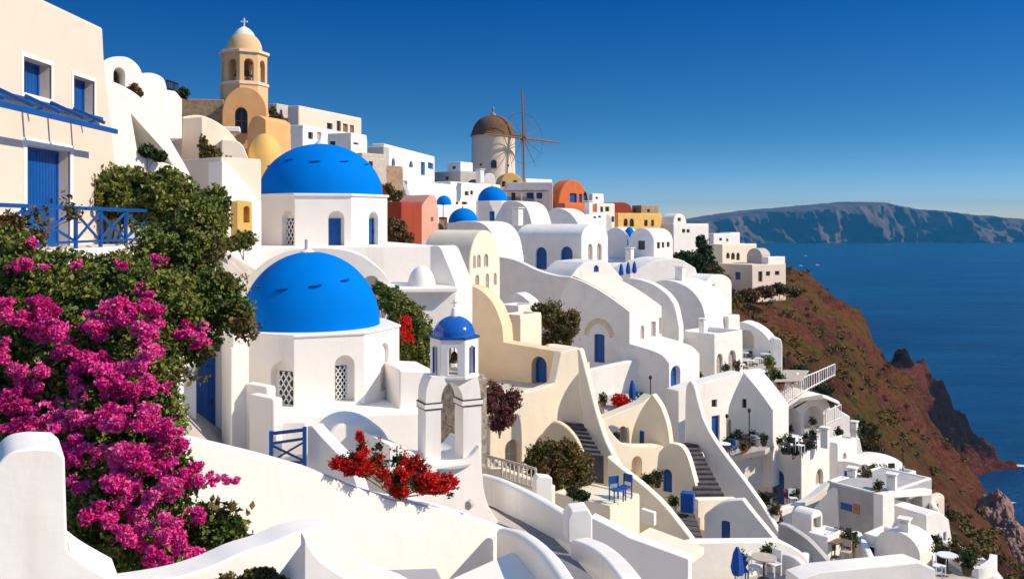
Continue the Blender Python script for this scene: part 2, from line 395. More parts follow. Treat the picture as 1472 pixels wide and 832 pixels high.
HOUSES = []
def house(label, cx, Y, yt, yb, xl, xr, az=55, m='W', roof='flat', par=.35, ops=(), rise=1.0, name='house', cat='house', group=None, bevel=None, extra_down=2.0, roofm=None, lx=None, back=None):
    """a building with its near corner at column cx, depth Y; xl / xr: photo columns of the far ends of its left (shaded) and right (sunlit) walls"""
    PR = Pl(cx, Y, az); c = PR.o
    zt = (HZ-yt)/F*Y; zb = (HZ-yb)/F*Y-extra_down
    def run(d, px):
        k = (px-CX)/F; den = d.x-k*d.y
        t = (k*c.y-c.x)/den if abs(den) > 1e-6 else 1
        return max(.3, min(abs(t), 30)) if t > 0 else 6
    wr = run(PR.t, xr) if xr is not None else (back or 6); wl = run(-PR.n, xl) if xl is not None else (back or 6)
    PLf = Pl(cx, Y, az-90)
    t = thing(name, label, cat, Vector((c.x, c.y, zb)), group)
    L = [o for s, o in ops if s == 'L']; Rr = [o for s, o in ops if s == 'R']
    bev = bevel if bevel is not None else min(.14, max(.05, Y*.0014))
    if roof in ('flat', 'none'):
        faces = prism_faces(PR, [(0, zb), (wr, zb), (wr, zt), (0, zt)], wl, Rr, {3: L})
        body('walls', faces, M[m], t, bev)
        if roof == 'flat':
            bm = bmesh.new(); th = .22; e = .02
            # parapet ring, standing on the wall tops
            o_ = [(e, e), (wr-e, e), (wr-e, wl-e), (e, wl-e)]; i_ = [(th, th), (wr-th, th), (wr-th, wl-th), (th, wl-th)]
            if wr > .8 and wl > .8:
                q = lambda u, d, z: bm.verts.new(PR.pt(u, z, d))
                A0 = [q(u, d, zt-.1) for u, d in o_]; A1 = [q(u, d, zt+par) for u, d in o_]; B1 = [q(u, d, zt+par) for u, d in i_]; B0 = [q(u, d, zt-.1) for u, d in i_]
                for i in range(4):
                    j = (i+1) % 4; bm.faces.new((A0[i], A0[j], A1[j], A1[i])); bm.faces.new((A1[i], A1[j], B1[j], B1[i])); bm.faces.new((B1[i], B1[j], B0[j], B0[i]))
                link('parapet', bm, M[roofm or m], t, bev*.8)
    else:
        n = 14
        if roof == 'vaultR':
            r = wr/2; h = r*rise
            uv = [(0, zb), (wr, zb)]+[(r+r*math.cos(math.pi*i/n), zt-h+h*math.sin(math.pi*i/n)) for i in range(n+1)]
            faces = prism_faces(PR, uv, wl, Rr, {len(uv)-1: L})
        elif roof == 'vaultL':
            r = wl/2; h = r*rise
            uv = [(-wl, zb), (0, zb)]+[(-r+r*math.cos(math.pi*i/n), zt-h+h*math.sin(math.pi*i/n)) for i in range(n+1)]
            faces = prism_faces(PLf, uv, wr, L, {1: Rr})
        elif roof == 'gableR':
            uv = [(0, zb), (wr, zb), (wr, zt-wr*rise*.5), (wr/2, zt), (0, zt-wr*rise*.5)]
            faces = prism_faces(PR, uv, wl, Rr, {4: L})
        body('walls', faces, M[m], t, bev)
    HOUSES.append((t.name, c.x, c.y, zb, zt, wr, wl))
    return t
def slab(label, px, Y, az, outline, depth, m='W', ops=(), name='wall', cat='wall', bevel=None, parent=None, group=None, k=6, seg=3):
    """an upright wall or vault block: its front outline lies on a vertical plane, and it runs back by its real thickness"""
    pl = Pl(px, Y, az); uv = [pl.uv(x, y) for x, y in crom(outline, k)]
    loc = pl.hit(outline[0][0], outline[0][1]) if parent is None else None
    bev = bevel if bevel is not None else min(.12, max(.04, Y*.0014))
    if parent is None and ops:
        t = thing(name, label, cat, loc, group)
        body('walls', prism_faces(pl, uv, depth, ops), M[m], t, bev, seg); return t
    o = body(name, prism_faces(pl, uv, depth, ops), M[m], parent, bev, seg, loc=loc)
    if parent is None: lab(o, label, cat, group)
    elif label: o['label'] = label
    return o
def flat(name, pts3, th, m, parent=None, label=None, cat=None, bevel=.03, group=None, kind=None):
    """a horizontal slab (roof, terrace, floor) with its top face through pts3"""
    bm = bmesh.new(); z = Vector((0, 0, th)); a = [bm.verts.new(p) for p in pts3]; b = [bm.verts.new(p-z) for p in pts3]; n = len(a)
    bm.faces.new(a); bm.faces.new(b[::-1])
    for i in range(n): bm.faces.new((a[i], b[i], b[(i+1) % n], a[(i+1) % n]))
    bmesh.ops.recalc_face_normals(bm, faces=bm.faces)
    o = link(name, bm, M[m] if isinstance(m, str) else m, parent, bevel, loc=None if parent else pts3[0].copy())
    if not parent: lab(o, label, cat, group, kind)
    return o
def Z(px, py, z):
    """the point of height z seen at a photo pixel"""
    d = ray(px, py); return d*(z/d.z)
def strip_mesh(name, rows, mat_, parent=None, loc=None, bevel=0, sharp=60):
    """rows: list of equal-length point lists -> a grid surface"""
    bm = bmesh.new(); vs_ = [[bm.verts.new(p) for p in r] for r in rows]
    for i in range(len(rows)-1):
        for j in range(len(rows[0])-1): bm.faces.new((vs_[i][j], vs_[i][j+1], vs_[i+1][j+1], vs_[i+1][j]))
    bmesh.ops.recalc_face_normals(bm, faces=bm.faces)
    return link(name, bm, mat_, parent, bevel, sharp=sharp, loc=loc)
def path_wall(label, pts, h, th, m='W', name='wall', cat='wall', seg=3, k=6, base=1.5, parent=None, group=None, bevel=None, slope_top=True):
    """a parapet wall following 3D crest points; goes down by h below its crest"""
    P3 = []
    n = len(pts)
    for i in range(n-1):
        p0, a, b, p3 = pts[max(i-1, 0)], pts[i], pts[i+1], pts[min(i+2, n-1)]
        for j in range(k):
            t = j/k
            P3.append(.5*((2*a)+(-p0+b)*t+(2*p0-5*a+4*b-p3)*t*t+(-p0+3*a-3*b+p3)*t**3))
    P3.append(pts[-1].copy())
    L, Rt = [], []
    for i, p in enumerate(P3):
        d = P3[min(i+1, len(P3)-1)]-P3[max(i-1, 0)]; d.z = 0; d.normalize(); nn = Vector((d.y, -d.x, 0))*th/2
        L.append(p-nn); Rt.append(p+nn)
    dn = Vector((0, 0, -h)); bm = bmesh.new()
    rings = [[bm.verts.new(q) for q in (a+dn, a, b, b+dn)] for a, b in zip(L, Rt)]
    for i in range(len(rings)-1):
        for j in range(3): bm.faces.new((rings[i][j], rings[i][j+1], rings[i+1][j+1], rings[i+1][j]))
    bm.faces.new(rings[0]); bm.faces.new(rings[-1][::-1])
    bmesh.ops.recalc_face_normals(bm, faces=bm.faces)
    b_ = bevel if bevel is not None else min(th*.45, .12)
    o = link(name, bm, M[m], parent, b_, seg, 30, loc=None if parent else pts[0].copy())
    if not parent: lab(o, label, cat, group)
    return o
def dup(root, loc, rotz=0, label=None, scale=None):
    r = root.copy(); COL.objects.link(r); r.location = loc; r.rotation_euler = (0, 0, rotz)
    if scale: r.scale = (scale,)*3
    if label: r['label'] = label
    for ch in list(root.children):
        c = ch.copy(); COL.objects.link(c); c.parent = r
        for g in ch.children:
            d = g.copy(); COL.objects.link(d); d.parent = c
    return r

# ------------------------------------------------------------------ foliage
def leaf_mat(name, cols, rough=.6, trans=.15):
    m = bpy.data.materials.new(name); m.use_nodes = True; t = m.node_tree; b = t.nodes['Principled BSDF']
    at = t.nodes.new('ShaderNodeAttribute'); at.attribute_name = 'tint'
    cr = t.nodes.new('ShaderNodeValToRGB'); t.links.new(at.outputs['Fac'], cr.inputs[0])
    el = cr.color_ramp.elements
    while len(el) < len(cols): el.new(.5)
    for i, c in enumerate(cols): el[i].position = i/(len(cols)-1); el[i].color = tuple(c)+(1,)
    t.links.new(cr.outputs[0], b.inputs['Base Color']); b.inputs['Roughness'].default_value = rough
    b.inputs['Specular IOR Level'].default_value = .25
    tr = t.nodes.new('ShaderNodeBsdfTranslucent'); t.links.new(cr.outputs[0], tr.inputs[0])
    mx = t.nodes.new('ShaderNodeMixShader'); mx.inputs[0].default_value = trans
    out = t.nodes['Material Output']; t.links.new(b.outputs[0], mx.inputs[1]); t.links.new(tr.outputs[0], mx.inputs[2]); t.links.new(mx.outputs[0], out.inputs[0])
    return m
M['leaf'] = leaf_mat('green_leaves', [(.03, .055, .008), (.08, .12, .016), (.16, .18, .028), (.28, .26, .06)])
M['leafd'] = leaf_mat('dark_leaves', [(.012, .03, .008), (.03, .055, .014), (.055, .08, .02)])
M['leafo'] = leaf_mat('olive_leaves', [(.05, .05, .012), (.10, .085, .02), (.17, .12, .03), (.10, .05, .02)])
M['magenta'] = leaf_mat('magenta_bracts', [(.48, .010, .15), (.76, .025, .29), (.90, .07, .42), (.92, .28, .56)], .7, .3)
M['redfl'] = leaf_mat('red_petals', [(.42, .004, .004), (.66, .01, .006), (.80, .03, .012)], .6, .25)
M['purple'] = leaf_mat('purple_leaves', [(.09, .018, .03), (.17, .035, .055), (.10, .07, .03), (.24, .07, .08)])
M['rust'] = leaf_mat('rust_leaves', [(.11, .045, .015), (.2, .08, .03), (.08, .08, .02), (.26, .14, .07)])
def leaf_obj(name, cen, size, mat_, parent, seed, nrm_bias=None, cup=.25, star=False):
    rng = np.random.default_rng(seed); n = len(cen)
    if n == 0: return None
    d = rng.normal(size=(n, 3)); d += np.array((.25, -.25, .5))
    d /= np.linalg.norm(d, axis=1)[:, None]
    a = rng.normal(size=(n, 3)); t = np.cross(d, a); t /= np.linalg.norm(t, axis=1)[:, None]+1e-9; b = np.cross(d, t)
    s = size*(.6+.8*rng.random(n))[:, None]
    # a leaf: two triangles folded along the midrib -> 4 verts
    v0 = cen-b*s*.62; v2 = cen+b*s*.62; v1 = cen+t*s*.36+d*s*cup*.5; v3 = cen-t*s*.36+d*s*cup*.5
    V = np.stack([v0, v1, v2, v3], 1).reshape(-1, 3)
    off = np.array(root_loc(parent)) if parent else cen[0]
    V = V-off
    me = bpy.data.meshes.new(name); me.vertices.add(4*n); me.vertices.foreach_set('co', V.astype(np.float32).ravel())
    i = np.arange(n)*4; T = np.stack([i, i+1, i+2, i, i+2, i+3], 1).ravel()
    me.loops.add(6*n); me.loops.foreach_set('vertex_index', T.astype(np.int32))
    me.polygons.add(2*n); me.polygons.foreach_set('loop_start', (np.arange(2*n)*3).astype(np.int32))
    me.update(calc_edges=True)
    at = me.attributes.new('tint', 'FLOAT', 'FACE')
    cl = np.array([mnoise.noise(Vector(c)*1.7) for c in cen[::1]]) if n < 60000 else np.sin(cen[:, 0]*5)*np.sin(cen[:, 2]*4.3+cen[:, 1]*3)*.5
    ti = np.clip(rng.random(n)*.75+.15+cl*.5, 0, 1)
    at.data.foreach_set('value', np.repeat(ti, 2).astype(np.float32))
    me.materials.append(mat_)
    o = bpy.data.objects.new(name, me); COL.objects.link(o)
    if parent: o.parent = parent
    else: o.location = Vector([float(x) for x in cen[0]])
    return o
def blob_pts(blobs, n, seed, shell=.55, rough=.35, freq=2.2, thr=-.12):
    """points through ellipsoids (centre, (rx, ry, rz)); holes where the noise is low"""
    rng = np.random.default_rng(seed); vol = np.array([b[1][0]*b[1][2] for b in blobs]); pr = vol/vol.sum(); out = []
    idx = rng.choice(len(blobs), size=int(n*1.5), p=pr)
    for i in idx:
        c, r = blobs[i]; d = rng.normal(size=3); d /= np.linalg.norm(d)
        q = Vector(d*3+np.array(c)*.7)
        rad = (shell+(1-shell)*rng.random())*(1+rough*mnoise.noise(q*freq*.5)*1.4)
        p = np.array(c)+d*rad*np.array(r)
        if mnoise.noise(Vector(p)*freq/max(r[0], .4)) < thr: continue
        out.append(p)
        if len(out) >= n: break
    return np.array(out)
def shrub(label, blobs, n, size, mat_='leaf', name='shrub', cat='shrub', seed=1, flowers=None, trunk=None, group=None, shell=.45, thr=-.15):
    """blobs: (px, py, Y, rpx_x, rpx_y) ellipses"""
    B = []
    for b in blobs:
        c = P(b[0], b[1], b[2]); rx, rz = b[3]/F*b[2], b[4]/F*b[2]; B.append((tuple(c), (rx, (rx+rz)/2, rz)))
    lowest = min(B, key=lambda b: b[0][2]-b[1][2]); base = Vector((B[0][0][0], B[0][0][1], lowest[0][2]-lowest[1][2]))
    t = thing(name, label, cat, base, group)
    leaf_obj('foliage', blob_pts(B, n, seed, shell=shell, thr=thr), size, M[mat_], t, seed)
    bm = bmesh.new(); rr = random.Random(seed)
    for c, r in B:
        e = Vector(c); mid = (base+e)/2+Vector((rr.uniform(-.1, .1), rr.uniform(-.1, .1), 0))*r[0]
        bm_tube(bm, [base-Vector((0, 0, .3)), mid, e], max(.015, r[0]*.05), 6, max(.006, r[0]*.015))
        for _ in range(5):
            d = Vector((rr.gauss(0, 1), rr.gauss(0, 1), rr.gauss(.4, .7))).normalized(); q = e+Vector((d.x*r[0], d.y*r[1], d.z*r[2]))*.8
            bm_tube(bm, [mid, (mid+q)/2+Vector((0, 0, .05*r[2])), q], max(.008, r[0]*.02), 5, .004)
    link('branches', bm, M['WD'], t)
    if flowers:
        fm, fb, fn, fs = flowers; FB = []
        for b in fb:
            c = P(b[0], b[1], b[2]); FB.append((tuple(c), (b[3]/F*b[2], (b[3]+b[4])/2/F*b[2], b[4]/F*b[2])))
        leaf_obj('flowers', blob_pts(FB, fn, seed+50, shell=.6), fs, M[fm], t, seed+60)
    return t

def holed_slab(bm, pl, outer, holes, d0, d1):
    """a plate with openings right through it"""
    for d, flip in ((d0, 0), (d1, 1)):
        loops = [outer]+holes; fl = [p for l in loops for p in l]; vv_ = [bm.verts.new(pl.pt(u, v, d)) for u, v in fl]
        for a, b, c in tess(loops):
            A = (fl[b][0]-fl[a][0])*(fl[c][1]-fl[a][1])-(fl[c][0]-fl[a][0])*(fl[b][1]-fl[a][1])
            if abs(A) > 1e-9: bm.faces.new((vv_[a], vv_[b], vv_[c]))
        if not flip: V0 = vv_
        else:
            k = 0
            for l in loops:
                n = len(l)
                for i in range(n): bm.faces.new((V0[k+i], V0[k+(i+1) % n], vv_[k+(i+1) % n], vv_[k+i]))
                k += n
    bmesh.ops.recalc_face_normals(bm, faces=bm.faces)
def ring_plane(c, Rr, ang, n, i):
    """face i of a regular n-gon; ang = azimuth of vertex 0 (0 = towards the camera)"""
    a0 = R(ang+360/n*i); a1 = R(ang+360/n*(i+1)); p0 = c+Vector((math.sin(a0), -math.cos(a0), 0))*Rr; p1 = c+Vector((math.sin(a1), -math.cos(a1), 0))*Rr
    t = (p1-p0); L = t.length; t.normalize(); return Pl(o=Vector((p0.x, p0.y, 0)), n=t.cross(UP), t=t), L, p0, p1
def drum(name, c, Rr, ang, n, z0, z1, m, parent, fops, bevel=.04):
    faces = []; top = []; bot = []
    for i in range(n):
        pl, L, p0, p1 = ring_plane(c, Rr, ang, n, i)
        q = lambda p, z: Vector((p.x, p.y, z))
        faces.append(([q(p0, z0), q(p1, z0), q(p1, z1), q(p0, z1)], fops.get(i, []))); top.append(q(p0, z1)); bot.append(q(p0, z0))
    faces.append((top, [])); faces.append((bot[::-1], []))
    return body(name, faces, M[m], parent, bevel)
def lantern(name, c, Rr, ang, n, z0, z1, wf, v0, v1, th, m, parent, skip=(), bevel=.015):
    bm = bmesh.new()
    for i in range(n):
        pl, L, p0, p1 = ring_plane(c, Rr, ang, n, i); ins = th*math.tan(math.pi/n)*.98
        b2 = bmesh.new(); w_ = L*wf; hole = arch_uv(L/2-w_/2, v0, L/2+w_/2, v1, 1, 8)
        holed_slab(b2, pl, [(.002, z0), (L-.002, z0), (L-.002, z1), (.002, z1)], [hole], 0, th)
        me = bpy.data.meshes.new('t'); b2.to_mesh(me); b2.free(); bm.from_mesh(me); bpy.data.meshes.remove(me)
    return link(name, bm, M[m], parent, bevel)
def cross(c, h, m, parent, r=None):
    r = r or h*.06; bm = bmesh.new(); q = lambda a, b, z0, z1: bm_box(bm, Pl(o=c.copy(), n=Vector((0, -1, 0)), t=Vector((1, 0, 0))), a, b, z0, z1, -r, r)
    q(-r, r, 0, h); q(-h*.32, -r, h*.62, h*.62+2*r); q(r, h*.32, h*.62, h*.62+2*r)
    return link('cross', bm, M[m], parent, bevel=r*.3)
def stairs(label, tl, tr, bl, br, n, m='ST', drop=1.2):
    bm = bmesh.new()
    for i in range(n):
        a = tl.lerp(bl, i/n); b = tr.lerp(br, i/n); c = tl.lerp(bl, (i+1)/n); d = tr.lerp(br, (i+1)/n); z = a.z
        top = [Vector((p.x, p.y, z)) for p in (a, b, d, c)]; lo = [p-Vector((0, 0, drop)) for p in top]
        A = [bm.verts.new(p) for p in top]; B = [bm.verts.new(p) for p in lo]
        bm.faces.new(A); bm.faces.new(B[::-1])
        for k in range(4): bm.faces.new((A[k], B[k], B[(k+1) % 4], A[(k+1) % 4]))
    bmesh.ops.recalc_face_normals(bm, faces=bm.faces)
    return lab(link('staircase', bm, M[m], None, .02, loc=bl.copy()), label, 'stairs')
# ================================================================== THE SETTING: terrain, sea, far island, haze
SEA = -120.0
CPX = [(1000,388,120),(1040,432,118),(1100,442,145),(1150,402,175),(1130,502,110),(1180,545,115),(1230,605,110),(1262,655,104),(1330,722,92),(1400,792,80),(1472,832,70),
       (1130,391,190),(1160,405,250),(1200,460,330),(1250,490,390),(1310,522,430),(1345,560,442),(1380,597,452),(1445,672,443),
       (1250,560,330),(1200,520,270),(1330,678,370),(1250,620,250),(1300,670,270),(1340,690,290),(1200,560,210),(1360,706,250),(1400,735,175),(1450,778,130),(1472,805,110),
       (1300,585,385),(1352,615,430),(1405,645,446),(1160,460,200)]
CW = [(35,165,-13),(46,198,-21),(30,200,-21),(38,230,-35),(33,126,-13.5),(40,128,-14),(-12,20,-1.5),(-12,30,.3),(-25,20,3),(-25,40,6),(0,5,-8),(-5,12,-8),(5,15,-9),(0,20,-9.5),(-6,28,-8),(-8,40,-3),(4,30,-11),(0,38,-12.5),(6,64,-12),(10,48,-18),(17,57,-21),
      (16,45,-21),(23,50,-22.5),(20,76,-18),(19,88,-13),(10,92,-9),(-2,60,-9),(-8,75,-5),(-3,110,-4),(-3,152,4),(-19,86,4),(-13,100,0),(-21,70,3),(-15,38,1),(10,136,-2),(21,142,-4),
      (35,152,-9),(42,150,-13.5),(12,22,-14),(22,30,-20),(30,40,-25),(10,5,-9),(25,10,-22),(45,25,-38),
      (140,235,-100),(112,160,-82),(96,120,-72),(86,95,-66),(75,60,-60),(155,165,-122),(140,110,-122),(120,60,-118),(100,10,-112),(60,-20,-70),(170,300,-112),(200,350,-124),(215,395,-124),
      (133,375,-75),(96,305,-50),(164,440,-95),(195,490,-112),(57,245,-25),(40,300,-70),(0,300,-55),(100,420,-118),(200,540,-126),(0,420,-118),(-100,300,-60),(290,460,-130),(250,520,-130),(240,400,-128),
      (-60,100,-2),(-60,60,8),(-60,150,0),(-30,200,-10),(20,200,-14),(-60,0,5),(-100,100,-10),(-110,-20,0),(0,-25,-6),(-30,-10,0),(205,412,-119.5),(254,440,-133),(266,458,-134),(250,425,-131),(222,425,-121),(186,400,-112),(240,440,-121)]
cp = [tuple(P(*c)) for c in CPX]+CW
cp = np.array(cp, dtype=float)
def _k(r2): return np.where(r2 > 0, .5*r2*np.log(r2+1e-9), 0)
X_ = cp[:, :2]/100.0; n_ = len(cp)
K_ = _k(((X_[:, None]-X_[None])**2).sum(-1))+np.eye(n_)*.0006
A_ = np.zeros((n_+3, n_+3)); A_[:n_, :n_] = K_; A_[:n_, n_] = 1; A_[:n_, n_+1:] = X_; A_[n_, :n_] = 1; A_[n_+1:, :n_] = X_.T
W_ = np.linalg.solve(A_, np.concatenate([cp[:, 2], np.zeros(3)]))
def base_h(x, y):
    q = np.stack([np.ravel(x), np.ravel(y)], 1)/100.0
    out = np.zeros(len(q))
    for s in range(0, len(q), 20000):
        b = q[s:s+20000]; out[s:s+20000] = _k(((b[:, None]-X_[None])**2).sum(-1))@W_[:n_]+W_[n_]+b@W_[n_+1:]
    return out.reshape(np.shape(x))
def vnoise(x, y, seed=0):
    """value noise, numpy"""
    xi = np.floor(x).astype(int); yi = np.floor(y).astype(int); fx = x-xi; fy = y-yi
    fx = fx*fx*(3-2*fx); fy = fy*fy*(3-2*fy)
    def h(a, b):
        v = np.sin(a*127.1+b*311.7+seed*74.7)*43758.5453; return v-np.floor(v)
    return (h(xi, yi)*(1-fx)+h(xi+1, yi)*fx)*(1-fy)+(h(xi, yi+1)*(1-fx)+h(xi+1, yi+1)*fx)*fy
def fbm(x, y, o=5, seed=0, rid=False):
    a, s, t = 1., 0, 0
    for i in range(o):
        v = vnoise(x*2**i, y*2**i, seed+i); v = 1-abs(2*v-1) if rid else v
        s = s+a*v; t += a; a *= .5
    return s/t
def sstep(a, b, x): t = np.clip((x-a)/(b-a), 0, 1); return t*t*(3-2*t)
VP = [(-12,20),(-16,38),(-6,28),(-8,42),(0,38),(6,64),(10,48),(17,57),(20,45),(20,78),(18,86),(10,92),(-2,60),(-8,75),(-3,110),(-3,140),(-19,86),(-13,100),(-21,70),(10,130),(21,140),(0,20),(0,8),(8,22)]
def village(x, y):
    d = np.min(np.stack([np.hypot(x-a, (y-b)) for a, b in VP], 0), 0)
    return 1-sstep(9, 17, d+4*fbm(x/8, y/8, 3, 9)-2)
xs = np.concatenate([np.arange(-130, -20, 4), np.arange(-20, 60, 1.6), np.arange(60, 262, 1.5), np.arange(262, 420, 6)])
ys = np.concatenate([np.arange(-40, 0, 4), np.arange(0, 120, 1.6), np.arange(120, 470, 2.0), np.arange(470, 640, 8)])
GX, GY = np.meshgrid(xs, ys)
def terrain_h(x, y):
    h = base_h(x, y)
    v = village(x, y); far = sstep(60, 220, np.hypot(x, y))*(1-v)*sstep(48, 80, x)
    # gullies running down the slope, rocky strata
    g = fbm(x/26+y/60, y/34-x/80, 5, 3, True)-.5; f = fbm(x/6, y/6, 4, 11)-.5; f2 = fbm(x/2.6, y/2.6, 3, 14, True)-.5
    h = h+(1-v)*(g*(1.5+11*far)+f*(1.2+7*far)+f2*(.6+3.4*far))
    st = 13.0; ph = base_h(x, y)/st+.8*fbm(x/70, y/70, 2, 21); fr = ph-np.floor(ph)
    h = h+(1-v)*far*(sstep(.45, .95, fr)-fr)*st*.6
    return np.maximum(h, SEA-6)
GZ = terrain_h(GX, GY)
VM = village(GX, GY)
ny, nx = GX.shape
me = bpy.data.meshes.new('cliff_terrain')
V = np.stack([GX, GY, GZ], -1).reshape(-1, 3).astype(np.float32)
me.vertices.add(len(V)); me.vertices.foreach_set('co', V.ravel())
I = np.arange(ny*nx).reshape(ny, nx); Q = np.stack([I[:-1, :-1], I[:-1, 1:], I[1:, 1:], I[1:, :-1]], -1).reshape(-1, 4)
me.loops.add(Q.size); me.loops.foreach_set('vertex_index', Q.ravel().astype(np.int32)); me.polygons.add(len(Q))
me.polygons.foreach_set('loop_start', (np.arange(len(Q))*4).astype(np.int32)); me.update(calc_edges=True)
a = me.attributes.new('paved', 'FLOAT', 'POINT'); a.data.foreach_set('value', VM.ravel().astype(np.float32))
# vegetation grows on the gentler upper slope near the houses
slope_v = np.clip(sstep(-55, -14, GZ)*.95*(1-sstep(120, 260, GY)), 0, 1)
a = me.attributes.new('green', 'FLOAT', 'POINT'); a.data.foreach_set('value', slope_v.ravel().astype(np.float32))
me.shade_smooth()
ter = bpy.data.objects.new('terrain', me); COL.objects.link(ter); ter['kind'] = 'structure'
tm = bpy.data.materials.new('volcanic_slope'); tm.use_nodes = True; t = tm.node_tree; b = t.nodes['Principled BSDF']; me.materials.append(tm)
b.inputs['Roughness'].default_value = .95; b.inputs['Specular IOR Level'].default_value = .1
def N(tp, **kw):
    n = t.nodes.new(tp)
    for k, v in kw.items(): n.inputs[k].default_value = v
    return n
g = N('ShaderNodeNewGeometry')
def noi(scale, det=8, rough=.6, sc=None):
    n = N('ShaderNodeTexNoise', Scale=scale, Detail=det, Roughness=rough)
    if sc:
        m_ = N('ShaderNodeMapping'); m_.inputs['Scale'].default_value = sc; t.links.new(g.outputs['Position'], m_.inputs[0]); t.links.new(m_.outputs[0], n.inputs['Vector'])
    else: t.links.new(g.outputs['Position'], n.inputs['Vector'])
    return n
def ramp(src, stops):
    c = N('ShaderNodeValToRGB'); el = c.color_ramp.elements
    while len(el) < len(stops): el.new(.5)
    for i, (p_, cc) in enumerate(stops): el[i].position = p_; el[i].color = tuple(cc)+(1,)
    t.links.new(src, c.inputs[0]); return c
def mixc(f, a_, b_):
    m_ = N('ShaderNodeMixRGB')
    for s, i in ((f, 0), (a_, 1), (b_, 2)):
        if isinstance(s, (tuple, float)): m_.inputs[i].default_value = s if isinstance(s, float) else s+(1,)
        else: t.links.new(s, m_.inputs[i])
    return m_
n1 = noi(.05, 10, .65); rock = ramp(n1.outputs['Fac'], [(.3, (.08, .028, .022)), (.45, (.19, .062, .042)), (.58, (.27, .085, .052)), (.72, (.24, .13, .10))])
n2 = noi(.16, 8, .6, (1, 1, 7)); strat = ramp(n2.outputs['Fac'], [(.42, (1, 1, 1)), (.56, (.62, .5, .5)), (.68, (1.1, .95, .9))])
mm = N('ShaderNodeMixRGB'); mm.blend_type = 'MULTIPLY'; mm.inputs[0].default_value = .8; t.links.new(rock.outputs[0], mm.inputs[1]); t.links.new(strat.outputs[0], mm.inputs[2])
nf = noi(1.3, 8, .7); gr = ramp(nf.outputs['Fac'], [(.35, (.38, .38, .38)), (.5, (.9, .9, .9)), (.65, (1.5, 1.35, 1.25))])
sz_ = N('ShaderNodeSeparateXYZ'); t.links.new(g.outputs['Position'], sz_.inputs[0])
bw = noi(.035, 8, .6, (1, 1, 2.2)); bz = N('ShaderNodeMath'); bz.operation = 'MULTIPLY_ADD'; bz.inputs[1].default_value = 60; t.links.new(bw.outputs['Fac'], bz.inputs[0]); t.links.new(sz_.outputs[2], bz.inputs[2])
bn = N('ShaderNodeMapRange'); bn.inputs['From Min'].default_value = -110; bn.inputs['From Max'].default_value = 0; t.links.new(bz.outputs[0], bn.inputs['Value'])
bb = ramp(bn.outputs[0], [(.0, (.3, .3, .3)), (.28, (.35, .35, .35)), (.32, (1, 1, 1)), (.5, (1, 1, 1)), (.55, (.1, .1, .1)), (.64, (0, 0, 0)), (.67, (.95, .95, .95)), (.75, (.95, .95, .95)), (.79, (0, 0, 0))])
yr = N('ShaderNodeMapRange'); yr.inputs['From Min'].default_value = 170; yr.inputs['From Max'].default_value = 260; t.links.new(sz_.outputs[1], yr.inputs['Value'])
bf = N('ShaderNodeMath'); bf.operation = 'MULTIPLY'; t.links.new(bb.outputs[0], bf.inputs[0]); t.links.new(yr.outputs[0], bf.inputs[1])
mm = mixc(bf.outputs[0], mm.outputs[0], (.014, .009, .012))  # dark strata bands, also painting the headland's shadowed face into the colour
mg = N('ShaderNodeMixRGB'); mg.blend_type = 'MULTIPLY'; mg.inputs[0].default_value = .9; t.links.new(mm.outputs[0], mg.inputs[1]); t.links.new(gr.outputs[0], mg.inputs[2])
ag = N('ShaderNodeAttribute'); ag.attribute_name = 'green'
n3 = noi(.11, 8, .6); n4 = noi(.5, 6, .6)
veg = ramp(n4.outputs['Fac'], [(.35, (.05, .06, .015)), (.5, (.20, .13, .025)), (.62, (.27, .10, .03)), (.75, (.08, .07, .02))])
vm = N('ShaderNodeMath'); vm.operation = 'MULTIPLY'; vr = ramp(n3.outputs['Fac'], [(.42, (0, 0, 0)), (.56, (1, 1, 1))])
t.links.new(vr.outputs[0], vm.inputs[0]); t.links.new(ag.outputs['Fac'], vm.inputs[1])
c1 = mixc(vm.outputs[0], mg.outputs[0], veg.outputs[0])
ap = N('ShaderNodeAttribute'); ap.attribute_name = 'paved'
pv = ramp(noi(2.2).outputs['Fac'], [(.3, (.34, .30, .27)), (.7, (.50, .46, .42))])
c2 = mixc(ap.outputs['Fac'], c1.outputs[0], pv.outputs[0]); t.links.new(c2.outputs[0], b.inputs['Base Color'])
nb = noi(.45, 14, .74, (1, 1, 1.8)); bp = N('ShaderNodeBump', Strength=.9, Distance=3.0); t.links.new(nb.outputs['Fac'], bp.inputs['Height'])
iv = N('ShaderNodeMath'); iv.operation = 'SUBTRACT'; iv.inputs[0].default_value = 1.0; t.links.new(ap.outputs['Fac'], iv.inputs[1]); t.links.new(iv.outputs[0], bp.inputs['Strength'])
t.links.new(bp.outputs[0], b.inputs['Normal'])

